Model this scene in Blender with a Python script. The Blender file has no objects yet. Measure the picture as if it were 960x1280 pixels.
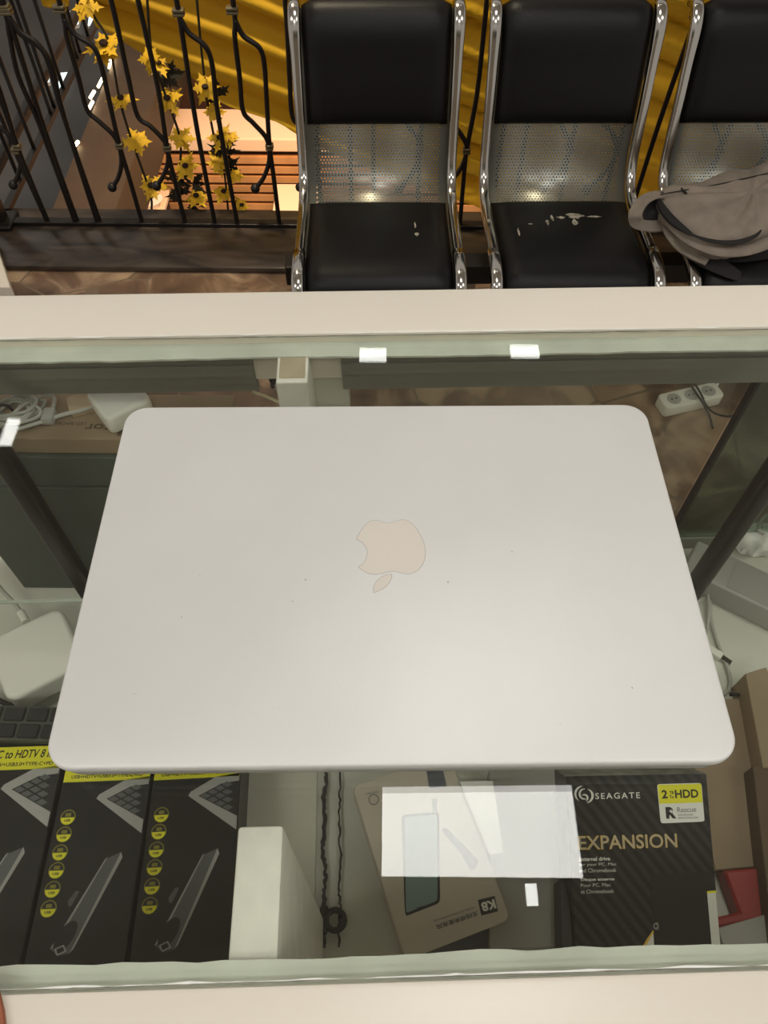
import bpy, bmesh, math, random
from mathutils import Vector, Matrix
random.seed(7)
S = bpy.context.scene
COL = S.collection
R = math.radians

# ---------------------------------------------------------------- camera
F, PITCH, ROLL, CZ = 965.0, R(55.25), R(0.5), 1.65
cam_d = bpy.data.cameras.new('camera'); cam = bpy.data.objects.new('camera', cam_d); COL.objects.link(cam)
cam_d.sensor_fit = 'VERTICAL'; cam_d.sensor_height = 36.0; cam_d.lens = F / 1280 * 36.0; cam_d.clip_start = 0.01
_r = Vector((1, 0, 0)); _u = Vector((0, math.sin(PITCH), math.cos(PITCH))); _f = Vector((0, math.cos(PITCH), -math.sin(PITCH)))
_cx = math.cos(ROLL) * _r + math.sin(ROLL) * _u; _cy = -math.sin(ROLL) * _r + math.cos(ROLL) * _u
cam.matrix_world = Matrix(((_cx.x, _cy.x, -_f.x, 0), (_cx.y, _cy.y, -_f.y, 0), (_cx.z, _cy.z, -_f.z, CZ), (0, 0, 0, 1)))
S.camera = cam

# ---------------------------------------------------------------- world, exposure
S.view_settings.view_transform = 'Standard'; S.view_settings.look = 'None'
S.view_settings.gamma = 1.0; S.view_settings.use_curve_mapping = False
S.view_settings.exposure = 0.0
w = bpy.data.worlds.new('world'); S.world = w; w.use_nodes = True
w.node_tree.nodes['Background'].inputs[0].default_value = (1.0, 0.93, 0.84, 1)
w.node_tree.nodes['Background'].inputs[1].default_value = 0.48
PANEL_L, SPOT_L = 11.0, 13.0          # luminance of ceiling panels / small square downlights
S.cycles.max_bounces = 10; S.cycles.transparent_max_bounces = 24

def area(name, loc, target, size, power, color):
    d = bpy.data.lights.new(name, 'AREA'); d.shape = 'SQUARE'; d.size = size; d.energy = power; d.color = color
    o = bpy.data.objects.new(name, d); COL.objects.link(o); o.location = loc
    o.rotation_euler = (Vector(target) - Vector(loc)).to_track_quat('-Z', 'Y').to_euler()
    return o
area('void_fill_light', (-0.4, 4.1, 0.6), (-0.9, 5.8, -2.0), 0.5, 120, (1.0, 0.62, 0.34))  # added warm light afloat in the void, brightens slats and backlights drape
area('drape_fill_light', (-0.6, 2.72, 3.3), (-0.3, 3.10, 0.2), 0.3, 15, (1.0, 0.86, 0.60)).data.spread = R(62)  # added light without a fixture, grazes the drape to deepen its folds

# ---------------------------------------------------------------- pixel -> point on a real plane (used while laying the place out)
def ray(u, v):
    x = (u - 480) / F; y = -(v - 640) / F
    c, s = math.cos(ROLL), math.sin(ROLL); x, y = c * x - s * y, s * x + c * y
    return Vector((x, math.cos(PITCH) + y * math.sin(PITCH), -math.sin(PITCH) + y * math.cos(PITCH)))
def PZ(u, v, z):
    d = ray(u, v); return Vector((0, 0, CZ)) + d * ((z - CZ) / d.z)
def PY(u, v, Y):
    d = ray(u, v); return Vector((0, 0, CZ)) + d * (Y / d.y)

# ---------------------------------------------------------------- materials
class NT:
    def __init__(s, m): s.m = m; s.t = m.node_tree; s.N = s.t.nodes; s.L = s.t.links
    def n(s, typ, **kw):
        nd = s.N.new(typ)
        for k, v in kw.items():
            if k.startswith('i'):
                key = k[1:]; nd.inputs[int(key) if key.isdigit() else key].default_value = v
            else: setattr(nd, k, v)
        return nd
    def link(s, a, b): s.L.new(a, b)
    def math(s, op, a, b=None, c=None):
        nd = s.N.new('ShaderNodeMath'); nd.operation = op
        for i, q in enumerate((a, b, c)):
            if q is None: continue
            if isinstance(q, (int, float)): nd.inputs[i].default_value = q
            else: s.L.new(q, nd.inputs[i])
        return nd.outputs[0]
def base_mat(name, col, rough=0.5, metal=0.0, spec=0.5, bump=None, mottle=None, coat=0.0, trans=None):
    m = bpy.data.materials.new(name); m.use_nodes = True; t = NT(m); b = t.N['Principled BSDF']
    b.inputs['Base Color'].default_value = (*col, 1); b.inputs['Roughness'].default_value = rough
    b.inputs['Metallic'].default_value = metal; b.inputs['Specular IOR Level'].default_value = spec
    b.inputs['Coat Weight'].default_value = coat
    if mottle or bump: tc = t.n('ShaderNodeTexCoord')
    if mottle:            # (scale, amount)
        nz = t.n('ShaderNodeTexNoise'); nz.inputs['Scale'].default_value = mottle[0]; nz.inputs['Detail'].default_value = 6
        t.link(tc.outputs['Object'], nz.inputs['Vector'])
        rp = t.n('ShaderNodeValToRGB'); a = mottle[1]
        c2 = mottle[2] if len(mottle) > 2 else tuple(max(0, c * (1 - a)) for c in col)
        rp.color_ramp.elements[0].position = .3; rp.color_ramp.elements[1].position = .7
        rp.color_ramp.elements[0].color = (*c2, 1); rp.color_ramp.elements[1].color = (*[min(1, c * (1 + a * .4)) for c in col], 1)
        t.link(nz.outputs[0], rp.inputs[0]); t.link(rp.outputs[0], b.inputs['Base Color'])
    if bump:              # (scale, strength)
        nz = t.n('ShaderNodeTexNoise'); nz.inputs['Scale'].default_value = bump[0]; nz.inputs['Detail'].default_value = 3
        t.link(tc.outputs['Object'], nz.inputs['Vector'])
        bp = t.n('ShaderNodeBump'); bp.inputs['Strength'].default_value = bump[1]; bp.inputs['Distance'].default_value = .002
        t.link(nz.outputs[0], bp.inputs['Height']); t.link(bp.outputs[0], b.inputs['Normal'])
    return m
def emit_mat(name, col, st):
    m = bpy.data.materials.new(name); m.use_nodes = True; t = NT(m); t.N.clear()
    e = t.n('ShaderNodeEmission'); e.inputs[0].default_value = (*col, 1); e.inputs[1].default_value = st
    o = t.n('ShaderNodeOutputMaterial'); t.link(e.outputs[0], o.inputs[0]); return m
def pane_mat(name, tint, f0=0.04, rough=0.0):
    m = bpy.data.materials.new(name); m.use_nodes = True; t = NT(m); t.N.clear()
    g = t.n('ShaderNodeNewGeometry'); dt = t.n('ShaderNodeVectorMath', operation='DOT_PRODUCT')
    t.link(g.outputs['Incoming'], dt.inputs[0]); t.link(g.outputs['Normal'], dt.inputs[1])
    c = t.math('ABSOLUTE', dt.outputs['Value']); k = t.math('POWER', t.math('SUBTRACT', 1.0, c), 5.0)
    f = t.math('ADD', t.math('MULTIPLY', k, 1 - f0), f0)
    tr = t.n('ShaderNodeBsdfTransparent'); tr.inputs[0].default_value = (*tint, 1)
    gl = t.n('ShaderNodeBsdfGlossy'); gl.inputs['Roughness'].default_value = rough
    mx = t.n('ShaderNodeMixShader'); t.link(f, mx.inputs[0]); t.link(tr.outputs[0], mx.inputs[1]); t.link(gl.outputs[0], mx.inputs[2])
    o = t.n('ShaderNodeOutputMaterial'); t.link(mx.outputs[0], o.inputs[0]); return m

M = {}
M['lid'] = base_mat('lid_aluminium', (.73, .725, .70), .50, .25, .4, bump=(900, .04), mottle=(9, .05))
M['lid_edge'] = base_mat('base_aluminium', (.66, .65, .63), .35, .7)
M['logo'] = base_mat('logo_plastic', (.71, .66, .59), .25)
M['logo_gap'] = base_mat('logo_gap', (.42, .40, .37), .6)
M['rubber'] = base_mat('rubber', (.03, .03, .03), .8)
M['paint'] = base_mat('white_paint', (.80, .74, .635), .32, mottle=(3, .06), bump=(35, .06))
M['ledge'] = base_mat('ledge_paint', (.66, .69, .61), .5, mottle=(28, .16), bump=(60, .3))
M['shelf'] = base_mat('shelf_laminate', (.74, .74, .66), .5, mottle=(7, .12))
M['post'] = base_mat('post_paint', (.88, .86, .79), .5, mottle=(45, .12), bump=(90, .5))
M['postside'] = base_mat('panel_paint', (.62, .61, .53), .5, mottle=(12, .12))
M['track'] = base_mat('aluminium_track', (.30, .30, .27), .4, .55)
M['black'] = base_mat('black_metal', (.016, .013, .012), .38, .3)
M['blackbar'] = base_mat('wrought_iron', (.010, .007, .006), .42, .2)
M['gold'] = base_mat('collar_brass', (.22, .19, .12), .4, .8)
M['glass'] = pane_mat('counter_glass', (.955, .965, .94))
M['pane'] = pane_mat('side_glass', (.88, .90, .86))
M['tpane'] = pane_mat('tinted_glass', (.48, .56, .48), .06)
M['pad'] = base_mat('black_leatherette', (.005, .0045, .0045), .40, 0, .28, bump=(420, .25))
M['chrome'] = base_mat('chrome', (.50, .48, .45), .15, 1.0)
M['scuff'] = base_mat('worn_leatherette', (.42, .38, .30), .7, mottle=(90, .7))
M['bag'] = base_mat('bag_cloth', (.30, .25, .20), .9, mottle=(26, .22), bump=(500, .6))
M['bagdark'] = base_mat('strap_webbing', (.014, .012, .012), .75, bump=(400, .4))
M['white'] = base_mat('white_plastic', (.88, .87, .80), .35)
M['wcable'] = base_mat('white_cable', (.52, .52, .47), .5)
M['bcable'] = base_mat('black_cable', (.02, .019, .018), .5)
M['hub'] = base_mat('black_card', (.018, .018, .017), .38, mottle=(14, .4))
M['yellow'] = base_mat('yellow_ink', (.90, .86, .03), .5)
M['dkyellow'] = base_mat('dull_yellow_ink', (.30, .27, .03), .5)
M['ink'] = base_mat('dark_ink', (.022, .022, .022), .5)
M['greyink'] = base_mat('light_grey_ink', (.44, .44, .42), .5)
M['midink'] = base_mat('mid_grey_ink', (.13, .14, .145), .45)
M['whiteink'] = base_mat('white_ink', (.92, .92, .88), .5)
M['orangeink'] = base_mat('gold_ink', (.95, .62, .10), .5)
M['kraft'] = base_mat('kraft_board', (.36, .27, .175), .75, mottle=(18, .14))
M['kraftd'] = base_mat('dark_kraft_board', (.13, .085, .05), .75, mottle=(18, .2))
M['greycard'] = base_mat('grey_carton', (.085, .10, .08), .6, mottle=(20, .1))
M['k8card'] = base_mat('grey_beige_card', (.60, .54, .45), .5, mottle=(10, .08))
M['bluegrey'] = base_mat('blue_grey_card', (.10, .11, .13), .6)
M['teal'] = base_mat('teal_ink', (.22, .32, .31), .4)
M['greybox'] = base_mat('mid_grey_card', (.42, .41, .37), .6, mottle=(10, .1))
M['red'] = base_mat('red_plastic', (.34, .025, .02), .45)
M['redbrown'] = base_mat('red_brown_leather', (.30, .085, .035), .6, mottle=(60, .2))
M['paper'] = base_mat('paper', (.86, .86, .82), .7)
M['petal'] = base_mat('yellow_petal', (.80, .46, .01), .7, mottle=(40, .3))
M['seed'] = base_mat('flower_centre', (.03, .012, .006), .9)
M['greenstem'] = base_mat('dark_stem', (.025, .02, .008), .8)
M['wood'] = base_mat('wood_fascia', (.045, .030, .017), .6, mottle=(4, .2))
M['slat'] = base_mat('slat_wood', (.55, .29, .12), .55, mottle=(3, .4))
M['darkwood'] = base_mat('dark_wood', (.06, .025, .012), .7, mottle=(3, .3))
M['beige'] = base_mat('beige_top', (.78, .58, .42), .5)
M['wall'] = base_mat('wall_paint', (.32, .28, .24), .8)
M['ceil'] = base_mat('ceiling_paint', (.85, .84, .80), .9)
M['lowfloor'] = base_mat('lower_floor', (.10, .10, .10), .35, mottle=(1.2, .3))
M['steelgrey'] = base_mat('device_grey', (.45, .45, .42), .4)
M['led'] = emit_mat('led_strip', (1, .72, .42), 9)
M['panel_on'] = emit_mat('panel_light', (1.0, .985, .94), PANEL_L)
M['spot_on'] = emit_mat('downlight', (1.0, .99, .96), SPOT_L)
M['frame_white'] = base_mat('lamp_frame', (.8, .8, .78), .5)

def marble_mat():
    m = base_mat('dark_marble', (.05, .042, .038), .28); t = NT(m); b = t.N['Principled BSDF']
    tc = t.n('ShaderNodeTexCoord'); mp = t.n('ShaderNodeMapping'); mp.inputs['Scale'].default_value = (1.2, 4, 3)
    mp.inputs['Rotation'].default_value = (0, 0, .3); t.link(tc.outputs['Object'], mp.inputs[0])
    nz = t.n('ShaderNodeTexNoise'); nz.inputs['Scale'].default_value = 3; nz.inputs['Detail'].default_value = 9; nz.inputs['Distortion'].default_value = 1.6
    t.link(mp.outputs[0], nz.inputs[0]); rp = t.n('ShaderNodeValToRGB')
    rp.color_ramp.elements[0].position = .35; rp.color_ramp.elements[0].color = (.024, .018, .014, 1)
    rp.color_ramp.elements[1].position = .75; rp.color_ramp.elements[1].color = (.095, .070, .052, 1)
    t.link(nz.outputs[0], rp.inputs[0]); t.link(rp.outputs[0], b.inputs['Base Color']); return m
M['marble'] = marble_mat()
def stone_mat():
    m = base_mat('brown_stone', (.1, .06, .04), .35); t = NT(m); b = t.N['Principled BSDF']
    tc = t.n('ShaderNodeTexCoord'); nz = t.n('ShaderNodeTexNoise'); nz.inputs['Scale'].default_value = 7; nz.inputs['Detail'].default_value = 9
    nz.inputs['Distortion'].default_value = .8
    t.link(tc.outputs['Object'], nz.inputs[0])
    vo = t.n('ShaderNodeTexVoronoi'); vo.inputs['Scale'].default_value = 3.4; t.link(tc.outputs['Object'], vo.inputs['Vector'])
    ve = t.n('ShaderNodeTexVoronoi'); ve.feature = 'DISTANCE_TO_EDGE'; ve.inputs['Scale'].default_value = 3.4; t.link(tc.outputs['Object'], ve.inputs['Vector'])
    rp = t.n('ShaderNodeValToRGB')
    e = rp.color_ramp.elements; e[0].position = .30; e[0].color = (.075, .045, .030, 1); e[1].position = .66; e[1].color = (.40, .28, .18, 1)
    q = e.new(.5); q.color = (.16, .095, .06, 1)
    bw = t.n('ShaderNodeRGBToBW'); t.link(vo.outputs['Color'], bw.inputs[0])
    mixv = t.math('ADD', nz.outputs[0], t.math('MULTIPLY', t.math('SUBTRACT', bw.outputs[0], .5), .32))
    t.link(mixv, rp.inputs[0])
    ln = t.math('LESS_THAN', ve.outputs['Distance'], .012)
    mx = t.n('ShaderNodeMix'); mx.data_type = 'RGBA'; t.link(ln, mx.inputs[0]); t.link(rp.outputs[0], mx.inputs[6]); mx.inputs[7].default_value = (.17, .12, .08, 1)
    t.link(mx.outputs[2], b.inputs['Base Color']); return m
M['stone'] = stone_mat()
def perf_mat():
    m = base_mat('perforated_steel', (.34, .35, .31), .36, .7); t = NT(m); b = t.N['Principled BSDF']
    out = [n for n in t.N if n.type == 'OUTPUT_MATERIAL'][0]
    uv = t.n('ShaderNodeUVMap'); sp = t.n('ShaderNodeSeparateXYZ'); t.link(uv.outputs[0], sp.inputs[0])
    P_ = .0085
    def dots(ox, oy):
        fx = t.math('SUBTRACT', t.math('FRACT', t.math('ADD', t.math('DIVIDE', sp.outputs[0], P_), ox)), .5)
        fy = t.math('SUBTRACT', t.math('FRACT', t.math('ADD', t.math('DIVIDE', sp.outputs[1], P_ * 1.732), oy)), .5)
        d = t.math('ADD', t.math('MULTIPLY', fx, fx), t.math('MULTIPLY', t.math('MULTIPLY', fy, fy), 3.0))
        return t.math('LESS_THAN', d, .225 ** 2)
    h = t.math('MAXIMUM', dots(0, 0), dots(.5, .5))
    # plain margins beside the side rails
    inside = t.math('LESS_THAN', t.math('ABSOLUTE', sp.outputs[0]), .168)
    h = t.math('MULTIPLY', h, inside)
    tr = t.n('ShaderNodeBsdfTransparent'); mx = t.n('ShaderNodeMixShader')
    t.link(h, mx.inputs[0]); t.link(b.outputs[0], mx.inputs[1]); t.link(tr.outputs[0], mx.inputs[2]); t.link(mx.outputs[0], out.inputs[0])
    return m
M['perf'] = perf_mat()
def stripe_mat():
    m = base_mat('striped_black_card', (.02, .02, .02), .35); t = NT(m); b = t.N['Principled BSDF']
    tc = t.n('ShaderNodeTexCoord'); wv = t.n('ShaderNodeTexWave'); wv.bands_direction = 'DIAGONAL'
    mp = t.n('ShaderNodeMapping'); mp.inputs['Rotation'].default_value = (0, 0, R(8)); mp.inputs['Scale'].default_value = (1, 1, 0)
    t.link(tc.outputs['Object'], mp.inputs[0]); t.link(mp.outputs[0], wv.inputs[0]); wv.inputs['Scale'].default_value = 58
    rp = t.n('ShaderNodeValToRGB'); e = rp.color_ramp.elements
    e[0].position = .35; e[0].color = (.012, .012, .011, 1); e[1].position = .65; e[1].color = (.040, .038, .034, 1)
    t.link(wv.outputs[1], rp.inputs[0]); t.link(rp.outputs[0], b.inputs['Base Color']); return m
M['stripe'] = stripe_mat()
def cloth_mat():
    m = base_mat('yellow_drape', (.72, .44, .012), .75, mottle=(2.5, .1)); t = NT(m); b = t.N['Principled BSDF']
    out = [n for n in t.N if n.type == 'OUTPUT_MATERIAL'][0]
    tl = t.n('ShaderNodeBsdfTranslucent'); tl.inputs[0].default_value = (.80, .48, .01, 1)
    mx = t.n('ShaderNodeMixShader'); mx.inputs[0].default_value = .35
    t.link(b.outputs[0], mx.inputs[1]); t.link(tl.outputs[0], mx.inputs[2]); t.link(mx.outputs[0], out.inputs[0]); return m
M['cloth'] = cloth_mat()

# ---------------------------------------------------------------- mesh helpers
def catmull(pts, n=8, closed=False):
    pts = [Vector(p) for p in pts]; out = []; N = len(pts)
    for i in range(N if closed else N - 1):
        g = lambda k: pts[k % N] if closed else pts[max(0, min(N - 1, k))]
        p0, p1, p2, p3 = g(i - 1), g(i), g(i + 1), g(i + 2)
        for j in range(n):
            t = j / n
            out.append(.5 * ((2 * p1) + (p2 - p0) * t + (2 * p0 - 5 * p1 + 4 * p2 - p3) * t * t + (3 * p1 - p0 - 3 * p2 + p3) * t ** 3))
    if not closed: out.append(pts[-1])
    return out
class MB:
    def __init__(s): s.bm = bmesh.new()
    def box(s, lo, hi, mat=None, bevel=0, seg=2):
        lo, hi = Vector(lo), Vector(hi); c = (lo + hi) / 2; d = hi - lo
        b2 = bmesh.new(); bmesh.ops.create_cube(b2, size=1.0)
        for v in b2.verts: v.co = Vector((v.co.x * d.x, v.co.y * d.y, v.co.z * d.z)) + c
        if bevel: bmesh.ops.bevel(b2, geom=b2.edges[:], offset=bevel, segments=seg, affect='EDGES', profile=.5)
        return s.merge(b2, mat)
    def merge(s, b2, mat=None):
        if mat is not None: bmesh.ops.transform(b2, matrix=mat, verts=b2.verts)
        me = bpy.data.meshes.new('t'); b2.to_mesh(me); b2.free(); s.bm.from_mesh(me); bpy.data.meshes.remove(me); return s
    def prism(s, poly, z0, z1, mat=None, bevel=0, seg=2):
        b2 = bmesh.new(); vs = [b2.verts.new((p[0], p[1], z0)) for p in poly]
        f = b2.faces.new(vs); b2.normal_update()
        if f.normal.z > 0: f.normal_flip()
        r = bmesh.ops.extrude_face_region(b2, geom=[f]); nv = [g for g in r['geom'] if isinstance(g, bmesh.types.BMVert)]
        for v in nv: v.co.z = z1
        bmesh.ops.recalc_face_normals(b2, faces=b2.faces)
        if bevel:
            ed = [e for e in b2.edges if abs(e.verts[0].co.z - e.verts[1].co.z) < 1e-7]
            bmesh.ops.bevel(b2, geom=ed, offset=bevel, segments=seg, affect='EDGES', profile=.5)
        return s.merge(b2, mat)
    def sweep(s, path, prof, up=Vector((1, 0, 0)), cap=True, scale=None, closed=False):
        """prof: list of (a,b): a along 'up' cross, b along up"""
        path = [Vector(p) for p in path]; rings = []; n = len(path)
        for i, p in enumerate(path):
            if closed: t = path[(i + 1) % n] - path[(i - 1) % n]
            else: t = path[min(i + 1, n - 1)] - path[max(i - 1, 0)]
            t = t.normalized(); side = t.cross(up)
            if side.length < 1e-4: side = t.cross(Vector((0, .3, 1)))
            side.normalize(); u2 = side.cross(t).normalized(); k = scale[i] if scale else 1
            rings.append([s.bm.verts.new(p + side * a * k + u2 * b * k) for a, b in prof])
        m = len(prof)
        for i in range(n if closed else n - 1):
            A, B = rings[i], rings[(i + 1) % n]
            for j in range(m): s.bm.faces.new((A[j], A[(j + 1) % m], B[(j + 1) % m], B[j]))
        if cap and not closed:
            s.bm.faces.new(rings[0][::-1]); s.bm.faces.new(rings[-1])
        return s
    def tube(s, path, r, n=8, smooth=4, closed=False, scale=None):
        if smooth: path = catmull(path, smooth, closed)
        prof = [(r * math.cos(2 * math.pi * k / n), r * math.sin(2 * math.pi * k / n)) for k in range(n)]
        return s.sweep(path, prof, up=Vector((.13, .21, .97)), closed=closed, scale=scale)
    def ball(s, c, r, sc=(1, 1, 1), seg=16):
        b2 = bmesh.new(); bmesh.ops.create_uvsphere(b2, u_segments=seg, v_segments=max(6, seg // 2), radius=r)
        return s.merge(b2, Matrix.Translation(c) @ Matrix.Diagonal((*sc, 1)))
    def cyl(s, c, r, h, seg=24, r2=None, bevel=0):
        b2 = bmesh.new(); bmesh.ops.create_cone(b2, cap_ends=True, segments=seg, radius1=r, radius2=r if r2 is None else r2, depth=h)
        if bevel: bmesh.ops.bevel(b2, geom=[e for e in b2.edges if abs(e.verts[0].co.z - e.verts[1].co.z) < 1e-7], offset=bevel, segments=2, affect='EDGES')
        return s.merge(b2, Matrix.Translation(c))
    def obj(s, name, mat, parent=None, smooth=False, loc=None, rot=None, sub=0):
        bmesh.ops.recalc_face_normals(s.bm, faces=s.bm.faces)
        me = bpy.data.meshes.new(name); s.bm.to_mesh(me); s.bm.free(); me.materials.append(mat)
        if smooth:
            for p in me.polygons: p.use_smooth = True
            if smooth != 'all': me.set_sharp_from_angle(angle=R(40))
        o = bpy.data.objects.new(name, me); COL.objects.link(o)
        if parent: o.parent = parent
        if loc is not None: o.location = loc
        if rot is not None: o.rotation_euler = rot
        if sub:
            md = o.modifiers.new('sub', 'SUBSURF'); md.levels = sub; md.render_levels = sub
        return o
def tag(o, label=None, cat=None, group=None, kind=None):
    if label: o['label'] = label
    if cat: o['category'] = cat
    if group: o['group'] = group
    if kind: o['kind'] = kind
    return o
def empty(name, loc=(0, 0, 0), rot=(0, 0, 0), **kw):
    o = bpy.data.objects.new(name, None); COL.objects.link(o); o.location = loc; o.rotation_euler = rot; o.empty_display_size = .05
    tag(o, **kw); return o
def rrect(w_, h_, r, n=6, cx=0, cy=0):
    pts = []
    for sx, sy, a0 in ((1, 1, 0), (-1, 1, 90), (-1, -1, 180), (1, -1, 270)):
        for k in range(n + 1):
            a = R(a0 + 90 * k / n); pts.append((cx + sx * (w_ / 2 - r) + r * math.cos(a), cy + sy * (h_ / 2 - r) + r * math.sin(a)))
    return pts
def text_bm(body, width=None, height=None, bold=0.0, align='LEFT', depth=.00006, spacing=1.0, shear=0):
    cu = bpy.data.curves.new('lettering', 'FONT'); cu.body = body; cu.size = 1; cu.offset = bold; cu.fill_mode = 'BOTH'; cu.space_character = spacing; cu.shear = shear
    cu.resolution_u = 3
    o = bpy.data.objects.new('lettering', cu); COL.objects.link(o)
    dg = bpy.context.evaluated_depsgraph_get(); me = bpy.data.meshes.new_from_object(o.evaluated_get(dg))
    bpy.data.objects.remove(o); bpy.data.curves.remove(cu)
    xs = [v.co.x for v in me.vertices]; ys = [v.co.y for v in me.vertices]
    x0, x1, y0, y1 = min(xs), max(xs), min(ys), max(ys)
    kx = width / (x1 - x0) if width else 1; ky = height / (y1 - y0) if height else kx
    if not width: kx = ky
    ox = {'LEFT': x0, 'CENTER': (x0 + x1) / 2}[align]
    for v in me.vertices: v.co = Vector(((v.co.x - ox) * kx, (v.co.y - y0) * ky, 0))
    return me
def put_text(mb, body, x, y, width=None, height=None, z=0, ang=0, **kw):
    me = text_bm(body, width, height, **kw); b2 = bmesh.new(); b2.from_mesh(me); bpy.data.meshes.remove(me)
    mb.merge(b2, Matrix.Translation((x, y, z)) @ Matrix.Rotation(ang, 4, 'Z')); return mb

class Face:
    """a printed flat face: maps photo points lying on it to face coordinates"""
    def __init__(s, c, yaw, tilt=0, w=0, h=0):
        s.c = Vector(c); s.R = (Matrix.Rotation(yaw, 4, 'Z') @ Matrix.Rotation(tilt, 4, 'X')); s.M = Matrix.Translation(s.c) @ s.R; s.I = s.M.inverted(); s.w, s.h = w, h
        s.rot = s.R.to_euler()
    def at(s, u, v):
        n = s.R.to_3x3() @ Vector((0, 0, 1)); d = ray(u, v); o = Vector((0, 0, CZ)); t = (s.c - o).dot(n) / d.dot(n)
        p = s.I @ (o + d * t); return (p.x, p.y)
    def pts(s, L): return [s.at(*q) for q in L]

# ---------------------------------------------------------------- structure: floors, ceiling, far walls
CY = R(2.0)                                     # the counter stands turned by 2 degrees
CM = Matrix.Rotation(CY, 4, 'Z')
def struct(name, mb, mat, **kw): o = mb.obj(name, mat, **kw); tag(o, kind='structure'); return o
struct('floor', MB().box((-3.5, -2.5, -.25), (3.5, 2.42, 0)), M['stone'])
tag(MB().box((-1.75, 2.10, 0), (3.5, 2.42, .022), bevel=.006).obj('trim_1', M['marble'], smooth=True), kind='structure')
tag(MB().box((-1.49, 2.42, -.03), (-1.46, 6.4, .01), bevel=.003).obj('trim_2', M['black'], smooth=True), kind='structure')
struct('floor_lower', MB().box((-9, 2.42, -2.8), (9, 14.2, -2.6)), M['lowfloor'])
struct('wall_back', MB().box((-9, 14, -2.6), (9, 14.2, 3.6)), M['wall'])
struct('ceiling', MB().box((-3.6, -2.7, 3.45), (3.6, 3.3, 3.6)), M['ceil'])

# ---------------------------------------------------------------- ceiling lamps
GZ = 1.269                                       # top face of the counter glass
def mirrored(u, v, z):                           # where a lamp at height z stands whose image in the glass is seen at (u,v)
    p = PZ(u, v, 2 * GZ - z); return Vector((p.x, p.y, z))
def panel(name, label, c, sx, sy, mat, group=None, rz=0):
    root = empty(name, (c[0], c[1], 3.45), (0, 0, rz), label=label, cat='ceiling light', group=group)
    fr = MB()
    t = .012
    for lo, hi in (((-sx/2-t, -sy/2-t, -.03), (sx/2+t, -sy/2, 0)), ((-sx/2-t, sy/2, -.03), (sx/2+t, sy/2+t, 0)), ((-sx/2-t, -sy/2, -.03), (-sx/2, sy/2, 0)), ((sx/2, -sy/2, -.03), (sx/2+t, sy/2, 0))): fr.box(lo, hi)
    fr.obj('lamp_frame', M['frame_white'], root)
    MB().box((-sx/2, -sy/2, -.026), (sx/2, sy/2, -.006)).obj('diffuser', mat, root)
    return root
a = mirrored(477, 1101, 3.42); b = mirrored(729, 1091, 3.42)
panel('ceiling_panel', 'large square light panel on the ceiling mirrored in the counter glass below the laptop', ((a.x + b.x) / 2, (a.y + b.y) / 2 + (b.x - a.x) / 2), b.x - a.x, b.x - a.x, M['panel_on'])
for (px, py, l) in ((-1.7, -.6, 'added unseen light panel on the ceiling to the left behind the counter seller side'), (1.9, -.5, 'added unseen light panel on the ceiling to the right behind the counter seller side'), (.2, -1.5, 'added unseen light panel on the ceiling behind the middle of the counter')):
    panel('ceiling_panel', l, (px, py), 1.0, .5, M['panel_on'])  # added unseen panels that brighten the counter and the laptop lid
for (u0, v0, u1, v1, l) in ((449, 434, 483, 451, 'small square downlight above the leftmost waiting seat'), (639, 430, 673, 446, 'small square downlight above the gap of the middle waiting seat'),
                            (-4, 522, 26, 556, 'narrow downlight mirrored in the glass at the left edge'), (659, 1104, 671, 1132, 'tiny added light mirrored in the glass below the laptop')):  # last one is added to give a small doubled glint in the glass
    a = mirrored(u0, v1, 3.42); b = mirrored(u1, v0, 3.42)
    panel('square_downlight', l, ((a.x + b.x) / 2, (a.y + b.y) / 2), abs(b.x - a.x), abs(b.y - a.y), M['spot_on'])

# ---------------------------------------------------------------- display counter
XL, XR = -.78, .78
ctr = empty('display_counter', (0, 0, 0), (0, 0, CY), label='glass-topped white display counter with black posts and boxes inside', cat='display counter')
MB().box((XL, .0235, 1.263), (XR, .418, 1.269)).obj('glass_top', M['glass'], ctr)
MB().box((XL, -.034, 1.225), (XR, .023, 1.2705), bevel=.0025).obj('front_rail', M['paint'], ctr, smooth=True)
MB().box((XL, .4185, 1.225), (XR, .466, 1.2705), bevel=.0025).obj('back_rail', M['paint'], ctr, smooth=True)
def ledge(y0, y1, jag, name):
    mb = MB(); n = 140; rnd = random.Random(len(name)); top = []; 
    for i in range(n + 1):
        x = XL + (XR - XL) * i / n; top.append((x, (y1 if jag > 0 else y0) + jag * .0011 * math.sin(x * 23) * rnd.random() + rnd.uniform(-.0004, .0004)))
    poly = [(XL, y0), (XR, y0)] + top[::-1] if jag > 0 else top + [(XR, y1), (XL, y1)]
    mb.prism(poly, 1.2608, 1.2625); return mb.obj(name, M['ledge'], ctr)
ledge(.0, .0332, 1, 'front_ledge'); ledge(.4035, .44, -1, 'back_ledge')
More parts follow.
